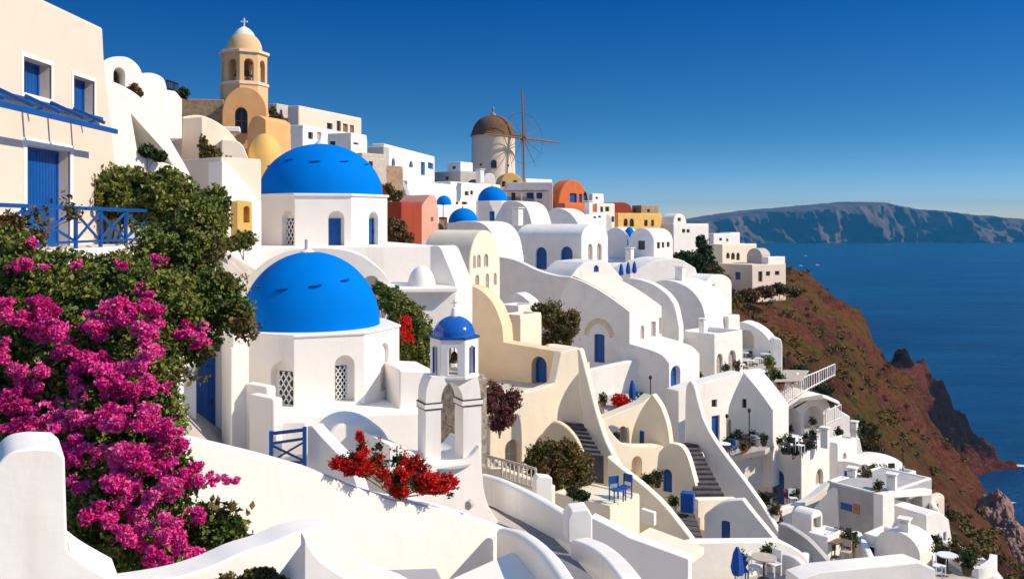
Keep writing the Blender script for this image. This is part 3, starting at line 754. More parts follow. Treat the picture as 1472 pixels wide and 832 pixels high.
# ---- sea
bm = bmesh.new(); bm_poly(bm, [Vector((-8900, -2000, SEA)), Vector((8900, -2000, SEA)), Vector((8900, 8900, SEA)), Vector((-8900, 8900, SEA))])
sm = bpy.data.materials.new('sea_water'); sm.use_nodes = True; t = sm.node_tree; b = t.nodes['Principled BSDF']
b.inputs['Roughness'].default_value = .3; b.inputs['IOR'].default_value = 1.33; b.inputs['Specular IOR Level'].default_value = .2
g = N('ShaderNodeNewGeometry')
sw = noi(.0035, 9, .68, (1, 4, 1)); sc_ = ramp(sw.outputs['Fac'], [(.36, (.0, .026, .085)), (.5, (.0, .042, .125)), (.62, (.002, .058, .155))]); t.links.new(sc_.outputs[0], b.inputs['Base Color'])
w1 = noi(.22, 10, .65, (1, 2.2, 1)); w2 = noi(.02, 5, .6, (1, 3, 1))
ad = N('ShaderNodeMath'); ad.operation = 'MULTIPLY_ADD'; ad.inputs[1].default_value = 1.5; t.links.new(w2.outputs['Fac'], ad.inputs[0]); t.links.new(w1.outputs['Fac'], ad.inputs[2])
bp = N('ShaderNodeBump', Strength=1.0, Distance=1.6); t.links.new(ad.outputs[0], bp.inputs['Height']); t.links.new(bp.outputs[0], b.inputs['Normal'])
o = link('sea', bm, sm); o['kind'] = 'structure'
# foam streaks in the lee of the headland
fm_ = mat('sea_foam', (.55, .6, .62), rough=.9, bump=0)
for px, py, L in ((1452, 669, 16), (1436, 722, 7)):
    c = Z(px, py, SEA+.25); rr = random.Random(px); bm = bmesh.new(); pts = []
    for i in range(14):
        a = 6.2832*i/14; pts.append(c+Vector((math.cos(a)*L*(.7+.5*rr.random()), math.sin(a)*2.6*(.6+.6*rr.random()), 0)))
    bm_poly(bm, pts); lab(link('sea_foam', bm, fm_, loc=c), 'thin pale foam streak on the water off the headland' if px > 1440 else 'small pale foam patch on the water in the cove', 'foam', kind='stuff')

# ---- far island
ip = [(700,345),(860,338),(940,331),(985,320),(1040,310),(1100,301),(1160,296),(1200,292),(1240,289),(1262,287),(1285,287),(1310,292),(1350,299),(1400,305),(1472,311),(1560,322),(1640,334),(1720,346)]
IY = 5600.0; na, nb_ = 420, 44
xa = np.linspace((720-CX)/F*IY, (1715-CX)/F*IY, na); top = np.interp(xa, [(p[0]-CX)/F*IY for p in ip], [(HZ-p[1])/F*IY for p in ip])
top = top*1.0+(fbm(xa/90, xa*0, 4, 5)-.5)*12
vv = np.linspace(0, 1, nb_); XA, VV = np.meshgrid(xa, vv); TOP = np.broadcast_to(top, XA.shape)
rg = fbm(XA/420, VV*.7+XA/2000, 5, 33, True); rg2 = fbm(XA/90, VV*2.2, 4, 37, True)
hh = np.where(VV < .62, (VV/.62)**1.15*.86, .86+(VV-.62)/.38*.14)
ZA = SEA-8+(TOP-SEA+8)*hh
rg3 = fbm(XA/34, VV*1.2, 3, 41, True)
YA = IY+VV**1.2*230-(rg-.45)*560*(1-VV**4)-(rg2-.5)*130*(1-VV**3)-(rg3-.5)*45*(1-VV**3)+np.where(VV > .85, (VV-.85)*3200, 0)
ZA = ZA+(rg2-.5)*22*np.sin(VV*3.14)
bm = bmesh.new(); gv = [[bm.verts.new((XA[j, i], YA[j, i], ZA[j, i])) for i in range(na)] for j in range(nb_)]
bk = [bm.verts.new((XA[0, i], YA[-1, i]+900, SEA-8)) for i in range(na)]; gv.append(bk)
for j in range(nb_):
    for i in range(na-1): bm.faces.new((gv[j][i], gv[j][i+1], gv[j+1][i+1], gv[j+1][i]))
im = mat('island_rock', (.10, .062, .052), var=.6, scale=.006, bump=0, detail=12, stain=(.16, .115, .10), stain_amt=.8)
o = link('far_island', bm, im, sharp=80); o['kind'] = 'structure'

# ---- haze: even air round everything up to the far island
bm = bmesh.new(); bm_box(bm, Pl(o=Vector((0, 0, 0)), n=Vector((0, -1, 0)), t=Vector((1, 0, 0))), -9000, 9000, SEA-9, 210, -2200, 9000)
hz = bpy.data.materials.new('haze_air'); hz.use_nodes = True; t = hz.node_tree; t.nodes.clear()
ou = N('ShaderNodeOutputMaterial'); pvn = N('ShaderNodeVolumePrincipled'); pvn.inputs['Color'].default_value = (.05, .38, .74, 1); pvn.inputs['Density'].default_value = .9e-4
t.links.new(pvn.outputs[0], ou.inputs['Volume'])
ho = link('haze', bm, hz); ho['kind'] = 'stuff'; ho['label'] = 'blue sea haze in front of the far island'; ho['category'] = 'haze'
# ================================================================== LEFT HOUSE AND FOREGROUND
t = thing('house', 'large pale cream house at the left edge with blue shutters and a blue door', 'house', Vector((-12, 21.2, -.6)))
pl = Pl(0, 21.2, 90)
body('walls', prism_faces(pl, [(-6.5, -5), (6.9, -5), (6.6, -.2), (6.0, 2.6), (5.45, 4.6), (5.33, 5.71), (-6.5, 5.71)], 9,
     [Op('shut', 33, 88, 73, 138, rd=.36, trim=.11), Op('shut', 105, 113, 135, 164, rd=.33, trim=.10), Op('door', 38, 213, 100, 356, rd=.36, trim=.17)]), M['C1'], t, .07, 3)
# sloping blue pergola over the door
t = thing('pergola', 'sloping blue timber pergola fixed to the cream house over its door', 'pergola', Vector((-11.9, 22, 3)))
def beam(bm, a, b, w_, h_): 
    d = (b-a).normalized(); s = d.cross(UP if abs(d.z) < .95 else Vector((1, 0, 0))).normalized()*w_/2; u = s.cross(d).normalized()*h_/2
    A = [bm.verts.new(a+x) for x in (s+u, s-u, -s-u, -s+u)]; B = [bm.verts.new(b+x) for x in (s+u, s-u, -s-u, -s+u)]
    bm.faces.new(A); bm.faces.new(B[::-1])
    for k in range(4): bm.faces.new((A[k], B[k], B[(k+1) % 4], A[(k+1) % 4]))
for xx, zz in ((-11.93, 3.03), (-11.15, 2.60)):
    bm = bmesh.new(); beam(bm, Vector((xx, 15.5, zz)), Vector((xx, 26.3 if xx < -11.5 else 25.5, zz-.04)), .09, .13); bmesh.ops.recalc_face_normals(bm, faces=bm.faces); link('beam', bm, M['BL'], t, .01)
y = 16.0
while y < 25.6:
    bm = bmesh.new(); beam(bm, Vector((-11.9, y, 3.10)), Vector((-11.05, y, 2.70)), .07, .09); bmesh.ops.recalc_face_normals(bm, faces=bm.faces); link('rafter', bm, M['BL'], t, .01); y += 1.22
for y in (19.5, 22.4, 25.2):
    bm = bmesh.new(); beam(bm, Vector((-11.98, y, 2.72)), Vector((-11.6, y, 2.84)), .05, .07); bmesh.ops.recalc_face_normals(bm, faces=bm.faces); link('bracket', bm, M['BL'], t, .008)
# balcony
bm = bmesh.new(); bm_box(bm, Pl(0, 21.2, 90), -6, 6.3, -6, -.62, -1.72, -.02)
lab(link('balcony', bm, M['W'], None, .05, loc=Vector((-11, 21, -.62))), 'white balcony block below the blue door of the cream house', 'balcony')
t = thing('railing', 'blue wooden balcony railing with crossed braces above the bougainvillea', 'railing', Vector((-10.45, 22, -.6)))
def bar(nm, a, b, w_=.06, h_=.06, m='BL', par=None):
    bm = bmesh.new(); beam(bm, a, b, w_, h_); bmesh.ops.recalc_face_normals(bm, faces=bm.faces); return link(nm, bm, M[m], par or t, .008)
X = -10.42
bar('top_rail', Vector((X, 17.5, .36)), Vector((X, 26.6, .33)), .10, .09); bar('bottom_rail', Vector((X, 17.5, -.46)), Vector((X, 26.5, -.46)))
ps = [17.6, 19.3, 21.6, 22.9, 24.4, 26.4]
for y in ps: bar('post', Vector((X, y, -.62)), Vector((X, y, .33)), .08, .08)
for a, b in zip(ps[:-1], ps[1:]):
    bar('brace', Vector((X, a, -.42)), Vector((X, b, .28)), .045, .06); bar('brace', Vector((X-.045, a, .28)), Vector((X-.045, b, -.42)), .045, .06)
slab('white masonry post closing the end of the blue balcony railing', 222, 26.7, 30, [(220, 308), (240, 308), (240, 380), (220, 380)], .5, name='post', cat='post')
# white buttress wall with the triangular opening
slab('sweeping white buttress wall with a triangular planted opening beside the cream house', 165, 29, 50,
     [(140, 112), (165, 118, 1), (200, 138, 1), (228, 172, 1), (252, 212, 1), (276, 256, 1), (305, 330, 1), (330, 420), (140, 420)], 1.6, 'W2',
     [Op('niche', 188, 165, 248, 236, rd=1.2, poly=[(188, 163), (205, 182), (232, 212), (249, 238), (198, 222)])], bevel=.08)
shrub('small dark bush growing inside the triangular opening of the white buttress', [(212, 218, 29.8, 13, 9), (230, 225, 29.9, 10, 7)], 2600, .10, 'leafd', seed=3)
slab('white vaulted house end with an arched recess beside the cream house roof', 175, 37, 40,
     [(148, 160), (148, 88), (162, 82, 1), (184, 83, 1), (200, 96, 1), (206, 112), (206, 190), (148, 190)], 6, 'W2', [Op('dark', 163, 97, 180, 128, arch=1.2, rd=.9)], name='vaulted_house', cat='house')
slab('second white rounded roof to the right of the arched recess', 215, 40, 40, [(198, 200), (198, 106), (218, 105, 1), (234, 112, 1), (240, 126), (240, 200)], 6, 'W2', name='vaulted_house', cat='house')
slab('low white wall stepping down behind the rounded roofs', 250, 44, 35, [(228, 128), (252, 131), (262, 143), (262, 200), (228, 200)], 4, 'W2')
house('pale pink boxy house left of the cream curved slope', 262, 48, 183, 260, 225, 290, az=40, m='C1')
house('narrow grey shaded outbuilding between pink wall and cream slope', 290, 46, 168, 250, 262, 296, az=60, m='C1')
slab('broad cream vault sloping down left of the ochre bell tower', 300, 56, 35, [(262, 168), (290, 166, 1), (322, 182, 1), (346, 210, 1), (360, 245, 1), (366, 300), (262, 300)], 3.5, 'C', name='vaulted_house', cat='house')
house('white and pink block below the cream slope behind the dark bushes', 318, 35, 229, 430, 250, 376, az=50, m='C1', roof='flat', par=.1)
slab('lit white curved wall stepping down left of the upper blue dome', 322, 34.6, 48, [(319, 232), (330, 238, 1), (350, 262, 1), (376, 292), (376, 430), (319, 430)], 1.0, 'W2')
slab('yellow ochre garden gateway beside the upper drum', 350, 33, 40, [(341, 290), (347, 288), (362, 290), (364, 352), (341, 352)], .6, 'YE', [Op('niche', 350, 296, 359, 320, arch=1, rd=.3)], name='gateway', cat='gateway', bevel=.02)
slab('brown stone wall running left from the ochre bell tower', 280, 69, 8, [(243, 146), (262, 142), (322, 143), (322, 215), (243, 215)], 3, 'BR')
shrub('dark green bush on the skyline left of the brown wall', [(264, 134, 68, 7, 7)], 900, .22, 'leafd', seed=5)
shrub('dark bush above the pink boxy house', [(242, 158, 47, 16, 9), (232, 150, 47, 5, 8), (252, 165, 47, 9, 6)], 3200, .13, 'leafd', seed=6)
shrub('reddish bush under the white rounded roofs', [(193, 128, 36, 9, 7), (200, 135, 36, 6, 5)], 1200, .10, 'rust', seed=7)
shrub('olive green bush at the foot of the cream slope', [(303, 222, 45, 16, 13), (325, 238, 45, 17, 12), (292, 208, 45, 6, 12), (334, 245, 45, 12, 9)], 5200, .13, 'leafo', seed=8)
shrub('low green bush beside the yellow gateway', [(350, 345, 32, 18, 13), (335, 352, 32, 14, 10)], 3200, .09, 'leaf', seed=9)

# ------------------------------------------------------------------ ochre bell tower
c = P(351, 320, 71); zz = lambda y, Y=71: (HZ-y)/F*Y
t = thing('bell_tower', 'ochre bell tower with a domed cap and white cross on the skyline', 'bell tower', Vector((c.x, c.y, zz(200))))
body('vault_wall', prism_faces(Pl(351, 67.5, 12), [Pl(351, 67.5, 12).uv(*q) for q in crom([(319, 215), (319, 160), (324, 142, 1), (337, 129, 1), (352, 125, 1), (368, 130, 1), (380, 145, 1), (384, 160), (384, 215)])], 3,
     [Op('dark', 337, 154, 356, 192, arch=1.2, rd=.5)]), M['O'], t, .06)
RR = 33.5/F*71
drum('shaft', c, RR, 6, 8, zz(230), zz(124), 'TC', t, {})
lantern('belfry', c, RR*.97, 6, 8, zz(124), zz(80), .52, zz(120), zz(89), .38, 'TC', t, bevel=.03)
for y0, y1, k in ((125.5, 121.5, 1.05), (80.5, 76.5, 1.07)):
    bm = bmesh.new(); bm_lathe(bm, c, [(0, zz(y0)), (RR*k, zz(y0)), (RR*k, zz(y1)), (0, zz(y1))], 8, ang=6-90); link('cornice', bm, M['C1'], t, .03)
bm = bmesh.new(); r = 25.5/F*71; h = zz(50)-zz(77)
bm_lathe(bm, c+Vector((0, 0, zz(77))), [(r, 0), (r*.99, h*.2), (r*.95, h*.42), (r*.85, h*.65), (r*.72, h*.82), (r*.58, h*.94), (r*.5, h)], 32); link('dome', bm, M['TC'], t, .0, sharp=50)
bm = bmesh.new(); r2 = 15.5/F*71; bm_lathe(bm, c+Vector((0, 0, zz(55))), [(r2*1.12, -.1), (r2, .1), (r2*.82, .42), (r2*.6, .62), (r2*.42, .74), (r2*.22, .84), (.06, .9)], 28); link('cap', bm, M['W2'], t, sharp=50)
cross(c+Vector((0, 0, zz(42))), .85, 'WP', t, .05)
for i, a in enumerate((-16, 29, 74)):
    bm = bmesh.new(); q = c+Vector((math.sin(R(a)), -math.cos(R(a)), 0))*RR*.5+Vector((0, 0, zz(112)))
    bm_lathe(bm, q, [(.30, 0), (.27, .06), (.2, .22), (.16, .4), (.1, .5), (.02, .52)], 16); bm_tube(bm, [q+Vector((0, 0, .5)), q+Vector((0, 0, 1.1))], .03, 6); link('bell', bm, M['BZ'], t)
bm = bmesh.new(); bm_lathe(bm, c, [(.35, zz(124)), (.35, zz(80))], 8); link('core_post', bm, M['BR'], t)
slab('ochre flying arch curving down right of the bell tower', 390, 64, 25, [(372, 180), (376, 168, 1), (392, 174, 1), (408, 194, 1), (417, 220, 1), (420, 250), (420, 300), (372, 300)], 2.5, 'O', name='vaulted_house', cat='house')
slab('brown shaded half vault directly under the bell tower arch', 365, 62, -20, [(355, 300), (355, 185), (362, 170, 1), (372, 166, 1), (382, 172), (384, 300)], 3, 'O', name='vaulted_house', cat='house')
def apse(label, px, yb, Y, rpx, yt, m, name='apse', cat='apse', down=3, parent=None):
    c_ = P(px, yb, Y); r_ = rpx/F*Y; h_ = (yb-yt)/F*Y; b_ = bmesh.new(); bm_lathe(b_, c_, [(r_, -down)]+dome_prof(r_, h_, 14), 36)
    o_ = link(name, b_, M[m], parent, sharp=60, loc=None if parent else c_-Vector((0, 0, down)))
    return lab(o_, label, cat) if not parent else o_
apse('tall ochre domed oven vault below the bell tower', 381, 235, 58, 25, 192, 'YE')
slab('cream retaining wall under the ochre vaults left of the upper dome', 345, 56, 20, [(318, 200), (345, 205, 1), (358, 230, 1), (372, 262), (372, 340), (318, 340)], 2, 'C')
slab('white terrace block in the arch of the bell tower', 330, 64, 15, [(318, 182), (345, 182), (345, 190), (318, 190)], 1.5, 'W2')
shrub('bush climbing the slope right of the ochre bell tower', [(398, 175, 66, 10, 12), (408, 190, 66, 8, 14), (392, 162, 67, 5, 8)], 2600, .2, 'leafo', seed=11)

# ------------------------------------------------------------------ upper and lower blue domed chapels
def vents(c_, r_, h_, spec, t_):
    for a, e in spec:
        b_ = bmesh.new(); n_ = 10; ra = r_*math.cos(R(e)); zc = h_*math.sin(R(e)); rows = []
        for i in range(n_+1):
            f = i/n_; aa = R(a-6+12*f); bulge = .5+.5*math.sin(math.pi*f); 
            d = Vector((math.sin(aa), -math.cos(aa), 0)); rr_ = ra*1.0
            rows.append([b_.verts.new(c_+d*(rr_-.03)+Vector((0, 0, zc+.02+.05*(f-.5)))), b_.verts.new(c_+d*(rr_+.11*bulge)+Vector((0, 0, zc+.03*(f-.5)))), b_.verts.new(c_+d*(rr_-.03)+Vector((0, 0, zc-.075*bulge+.05*(f-.5))))])
        for i in range(n_):
            for k in range(3): b_.faces.new((rows[i][k], rows[i][(k+1) % 3], rows[i+1][(k+1) % 3], rows[i+1][k]))
        b_.faces.new(rows[0]); b_.faces.new(rows[-1][::-1]); bmesh.ops.recalc_face_normals(b_, faces=b_.faces)
        link('vent', b_, M['BL'], t_)
cU = P(462, 320, 41.6); RU = 98/F*41.6; z0, z1 = -2.2, 1.16
t = thing('chapel', 'upper octagonal white chapel with a large blue dome and a small white cone on top', 'chapel', Vector((cU.x, cU.y, -1.1)))
drum('walls', cU, RU, -9, 8, z0, z1, 'W2', t, {7: [Op('niche', 405, 302, 429, 356, arch=1, rd=.32, inner=(413, 314, 427, 354, 'lattice'))],
     0: [Op('niche', 472, 303, 495, 356, arch=1, rd=.32, inner=(471, 314, 490, 354, 'door'))], 1: [Op('niche', 530, 304, 544, 353, arch=1, rd=.3, inner=(528, 314, 540, 352, 'door'))],
     6: [Op('niche', 369, 304, 377, 356, arch=1, rd=.25)]}, .05)
bm = bmesh.new(); bm_lathe(bm, cU, [(0, z1-.02), (RU*1.03, z1-.02), (RU*1.03, z1+.09), (0, z1+.12)], 8, ang=-9-90); link('cornice', bm, M['W2'], t, .03)
bm = bmesh.new(); rd_ = 87.5/F*41.6; hd = 2.35; bm_lathe(bm, cU+Vector((0, 0, z1+.1)), [(rd_, -.08)]+dome_prof(rd_, hd, 28), 72); dm = link('dome', bm, M['BD'], t, sharp=60)
vents(cU+Vector((0, 0, z1+.1)), rd_, hd, [(-70, 33), (-28, 40), (5, 37), (38, 38), (72, 36)], t)
bm = bmesh.new(); bm_lathe(bm, cU+Vector((0, 0, z1+.05+hd)), [(.36, -.02), (.30, .06), (.2, .16), (.1, .28), (.05, .42), (0, .44)], 20); link('finial', bm, M['W2'], t, sharp=60)
cL = P(452, 320, 26.4); RL = 122/F*26.4; z0, z1 = -6.2, -3.02
t = thing('chapel', 'lower octagonal white chapel with a blue dome and lattice windows', 'chapel', Vector((cL.x, cL.y, -5)))
drum('walls', cL, RL, 0, 8, z0, z1, 'W2', t, {7: [Op('niche', 389, 519, 424, 590, arch=1, rd=.24, inner=(402, 533, 422, 585, 'lattice'))],
     0: [Op('niche', 481, 510, 510, 578, arch=1, rd=.24, inner=(482, 525, 498, 574, 'lattice'))], 1: [Op('niche', 547, 492, 559, 562, arch=1, rd=.12)]}, .05)
bm = bmesh.new(); bm_lathe(bm, cL, [(0, z1-.02), (RL*1.02, z1-.02), (RL*1.02, z1+.05), (0, z1+.07)], 8, ang=-90); link('cornice', bm, M['W2'], t, .02)
bm = bmesh.new(); rd_ = 98/F*26.4; hd = 2.12; cd = cL+Vector((-.1, 0, z1+.05)); bm_lathe(bm, cd, [(rd_, -.06)]+dome_prof(rd_, hd, 28), 72); link('dome', bm, M['BD'], t, sharp=60)
vents(cd, rd_, hd, [(-48, 34), (-15, 33), (17, 36), (50, 40)], t)
bm = bmesh.new(); bm_lathe(bm, cd+Vector((-.1, 0, hd-.02)), [(.24, -.05), (.2, .03), (.10, .08), (.085, .12), (.085, .38), (.0, .4)], 16); link('finial', bm, M['W2'], t, .01)

# terraces carrying the upper chapel
slab('long white terrace wall below the upper chapel', 480, 37.2, 22, [(300, 360), (330, 356), (618, 353), (640, 356, 1), (650, 380, 1), (660, 420), (660, 600), (300, 600)], 9, 'W2')
slab('low white barrel vault rising behind the lower blue dome', 450, 34, 10, [(318, 520), (330, 440, 1), (358, 396, 1), (400, 366, 1), (450, 357, 1), (505, 362, 1), (540, 382, 1), (562, 410, 1), (572, 470), (572, 560), (318, 560)], 2.5, 'W2',
     [Op('niche', 522, 396, 545, 424, arch=1, rd=.5)], name='vaulted_house', cat='house')
slab('tapering white buttress closing the terrace below the upper chapel', 636, 34.5, -30, [(618, 354), (632, 355, 1), (642, 376, 1), (655, 408), (655, 470), (618, 470)], 1.2, 'W2')
apse('small white half-domed apse on the ledge below the upper chapel', 606, 412, 34, 20, 382, 'W2', down=.6)
slab('white ledge wall under the little half-domed apse', 600, 32.8, 15, [(552, 414), (656, 413), (656, 600), (552, 600)], 3.2, 'W2')
slab('slim white ledge cap in front of the little apse', 600, 32.4, 15, [(550, 415), (658, 414), (658, 420), (550, 421)], .8, 'W2', bevel=.03)
shrub('leafy green bush with one red blossom patch between lower chapel and ledge wall', [(560, 430, 29, 24, 18), (585, 455, 29, 28, 24), (603, 485, 29, 22, 30), (605, 520, 29, 16, 18), (545, 415, 29.5, 12, 10), (580, 500, 29, 20, 26)], 15000, .085, 'leaf', seed=12,
      flowers=('redfl', [(584, 470, 28.2, 8, 20), (590, 488, 28.2, 6, 8)], 900, .06))
# masses in front of the lower chapel
slab('broad white podium under the lower chapel', 470, 23.0, 26, [(380, 602), (470, 596), (575, 592), (612, 592), (618, 780), (380, 780)], 5.5, 'W2', bevel=.08)
slab('white block wall between lower chapel and small belfry', 600, 24.5, 22, [(574, 532), (628, 534), (628, 760), (574, 760)], 2, 'W2', bevel=.05)
slab('smooth white arched mound in front of the podium', 512, 20.6, 24, [(452, 720), (458, 655, 1), (478, 617, 1), (512, 603, 1), (545, 613, 1), (564, 645, 1), (574, 720)], 1.2, 'W2', name='vault', cat='vault', bevel=.1)
slab('curved white stair wall sloping down from the blue gate', 441, 19.6, -28, [(441, 612), (449, 612), (462, 627, 1), (482, 648, 1), (502, 668, 1), (520, 720), (441, 720)], .35, 'W2', bevel=.08)
house('white squared bench block left of the blue gate', 392, 21.3, 573, 660, 357, 400, az=50, m='W2', roof='none', bevel=.07)
house('smaller white step block behind the squared bench block', 383, 22.4, 556, 600, 352, 392, az=50, m='W2', roof='none', bevel=.07)
slab('white entrance wall with a tall arched blue door behind the flowers', 300, 23.4, 35, [(120, 420), (300, 440), (334, 478), (334, 700), (120, 700)], 2.2, 'W2', [Op('niche', 282, 484, 331, 648, arch=1, rd=.42, inner=(280, 508, 309, 642, 'door'))], name='entrance_wall', bevel=.05)
slab('white pilaster at the corner of the entrance wall', 345, 22.9, 35, [(334, 482), (358, 478), (358, 680), (334, 680)], .9, 'W2', name='pilaster', cat='pilaster')
slab('thin white moulding beside the arched blue door', 334, 22.6, 35, [(332, 500), (337, 500), (337, 680), (332, 680)], .12, 'W2', name='moulding', cat='moulding', bevel=.02)
slab('pale terrace floor kerb behind the blue gate', 420, 22, 10, [(394, 606), (440, 606), (440, 680), (394, 680)], 1.0, 'W2')
# blue gate
t = thing('gate', 'low blue wooden gate with a crossed brace in front of the lower chapel', 'gate', P(415, 668, 19.4)); g_ = Pl(415, 19.4, -8)
def gb(nm, a, b, w_=.055):
    (u0, v0), (u1, v1) = g_.uv(*a), g_.uv(*b); return bar(nm, g_.pt(u0, v0), g_.pt(u1, v1), w_, w_, 'BL', t)
gb('post', (390, 619), (390, 672), .08); gb('post', (438, 613), (438, 672), .08); gb('top_rail', (388, 623), (440, 617), .07); gb('rail', (390, 637), (438, 630)); gb('rail', (390, 664), (438, 664))
gb('brace', (391, 640), (437, 662), .045); gb('brace', (391, 662), (437, 635), .045)

# ------------------------------------------------------------------ small white belfry
c = P(653, 320, 20.6); zz = lambda y, Y=20.2: (HZ-y)/F*Y
t = thing('belfry', 'small white belfry with a shiny blue cap beside the red flowers', 'belfry', Vector((c.x, c.y, zz(660))))
pb = Pl(652, 20.2, 26)
uv = [pb.uv(*q) for q in crom([(612, 668), (612, 580), (613, 562, 1), (617, 548, 1), (621, 541), (687, 541), (690, 560, 1), (692, 580), (692, 668), (666, 668), (666, 580), (664, 566, 1), (657, 554, 1), (648, 550, 1), (640, 555, 1), (635, 568, 1), (634, 582), (634, 668)])]
uv = uv if area(uv) > 0 else uv[::-1]
bm = bmesh.new(); holed_slab(bm, pb, uv, [], 0, .5); bmesh.ops.remove_doubles(bm, verts=bm.verts, dist=1e-4); link('arch_base', bm, M['W2'], t)
for x0, x1 in ((610, 636), (664, 694)):
    for y0, y1, mk, e in ((576, 577.6, 'MT', .02), (577.6, 584.5, 'W2', .012), (584.5, 586, 'MT', .02)):
        bm = bmesh.new(); (a, v1_), (b_, v0_) = pb.uv(x0, y0), pb.uv(x1, y1); v1_ = zz(y0); v0_ = zz(y1); bm_box(bm, pb, a, b_, v0_, v1_, -e, .5+e); link('band', bm, M[mk], t, .004)
RB = 35/F*20.6
lantern('lantern', c, RB, -30, 6, zz(543), zz(486), .36, zz(538), zz(498), .12, 'W2', t)
bm = bmesh.new(); bm_lathe(bm, c, [(0, zz(545)), (RB*1.03, zz(545)), (RB*1.03, zz(541)), (0, zz(541))], 6, ang=-30-90); link('ledge', bm, M['W2'], t, .01)
bm = bmesh.new(); bm_lathe(bm, c, [(0, zz(488)), (RB*1.05, zz(488)), (RB*1.05, zz(484.5)), (0, zz(484.5))], 6, ang=-30-90); link('cornice', bm, M['BL'], t, .008)
M['BG'] = mat('glossy_blue', (.01, .10, .42), rough=.12, var=.05, bump=0, spec=.6)
bm = bmesh.new(); r = 30.5/F*20.6; bm_lathe(bm, c+Vector((0, 0, zz(485))), dome_prof(r, zz(456)-zz(485), 16), 40); link('cap', bm, M['BG'], t, sharp=60)
bm = bmesh.new(); bm_lathe(bm, c+Vector((0, 0, zz(457))), [(.10, -.02), (.075, .08), (.06, .18), (0, .2)], 12); link('finial', bm, M['W2'], t, .01)
cross(c+Vector((0, 0, zz(448))), .24, 'WP', t, .018)
bm = bmesh.new(); q = c+Vector((0, 0, zz(525))); bm_lathe(bm, q, [(.13, 0), (.12, .03), (.085, .1), (.07, .2), (.03, .25), (0, .26)], 16); bm_tube(bm, [q+Vector((0, 0, .25)), q+Vector((0, 0, .55))], .012, 6); link('bell', bm, M['BZ'], t)
for i in (5, 1, 0):
    pl, L, p0, p1 = ring_plane(c, RB*1.005, -30, 6, i)
    if i == 0: continue
    bm = bmesh.new(); wv = L*.36
    for s in (-1, 1): bm_box(bm, pl, L/2+s*wv/2-.012, L/2+s*wv/2+.012, zz(538), zz(500), -.01, .03)
    link('blue_trim', bm, M['BL'], t)
slab('broad white base under the small belfry flaring to the lane', 640, 19.9, 30, [(560, 640), (590, 648, 1), (610, 662, 1), (640, 668, 1), (672, 660, 1), (690, 640), (695, 700), (704, 730, 1), (735, 775), (735, 900), (560, 900)], 1.5, 'W2', bevel=.06)
bm = bmesh.new(); q = P(640, 663, 20.4); bm_lathe(bm, q, [(0, -.02), (.62, -.02), (.62, .0), (0, .0)], 30); lab(link('terrace_floor', bm, M['LG'], None, loc=q.copy()), 'small round white floor inside the belfry arch, its shade painted grey', 'floor')  # grey colour stands for shade lying on a white floor

# ------------------------------------------------------------------ foreground walls
slab('huge smooth white foreground wall below the red flowers', 480, 13.2, 42, [(120, 650), (230, 628, 1), (262, 629, 1), (330, 645, 1), (400, 662, 1), (470, 682, 1), (520, 702, 1), (575, 720, 1), (640, 731, 1), (700, 748), (738, 762), (725, 800, 1), (700, 860), (700, 1000), (120, 1000)], .7, 'W2', bevel=.17, seg=4)
slab('near white ridge wall curving across the bottom of the picture', 470, 8.6, 40, [(120, 850), (240, 832, 1), (300, 815, 1), (345, 795, 1), (385, 782, 1), (430, 764, 1), (482, 755), (498, 782, 1), (522, 805, 1), (560, 824, 1), (600, 838), (600, 1000), (120, 1000)], .35, 'W2', bevel=.08, seg=4)
slab('shaded triangular white fin at the bottom edge', 437, 7.4, -48, [(380, 850), (437, 774), (437, 1000), (380, 1000)], .12, 'W2', bevel=.02)
slab('small white curved fin beside the triangular fin at the bottom edge', 438, 7.39, 22, [(438, 774), (452, 798, 1), (475, 818, 1), (510, 838, 1), (540, 850), (540, 1000), (438, 1000)], .2, 'W2', bevel=.03)
slab('rounded white gatepost wall at the bottom left corner', 60, 5.2, 30, [(-80, 760), (-20, 690, 1), (8, 655, 1), (38, 645, 1), (80, 645), (93, 656), (97, 790), (125, 812, 1), (175, 840), (175, 1100), (-80, 1100)], .5, 'W2', bevel=.06, seg=4)
path_wall('curving white parapet between the foreground wall and the lane', [P(722, 757, 15.2), P(752, 765, 14.3), P(785, 790, 13.2), P(812, 826, 12.2), P(832, 866, 11.2), P(845, 930, 10.2)], 2.5, .26, 'W2', bevel=.1)
flat('small_terrace', [Z(560, 870, -5.2), Z(690, 812, -5.2), Z(735, 792, -5.2), Z(800, 815, -5.2), Z(830, 880, -5.2), Z(700, 950, -5.2)], .3, 'W2', label='shaded little white terrace inside the curving parapet', cat='terrace')
flat('small_step', [Z(505, 834, -4.3), Z(545, 818, -4.3), Z(628, 815, -4.3), Z(645, 850, -4.3), Z(560, 920, -4.3)], .3, 'LG', label='small step at the foot of the foreground wall, shade painted into its grey', cat='step')  # shade on this floor is put into its grey colour
slab('round-ended pale vent stub on top of the foreground wall', 672, 14.8, -20, [(668, 722), (674, 720, 1), (678, 726, 1), (674, 733, 1), (668, 731)], .12, 'PB', name='vent', cat='vent', bevel=.01)
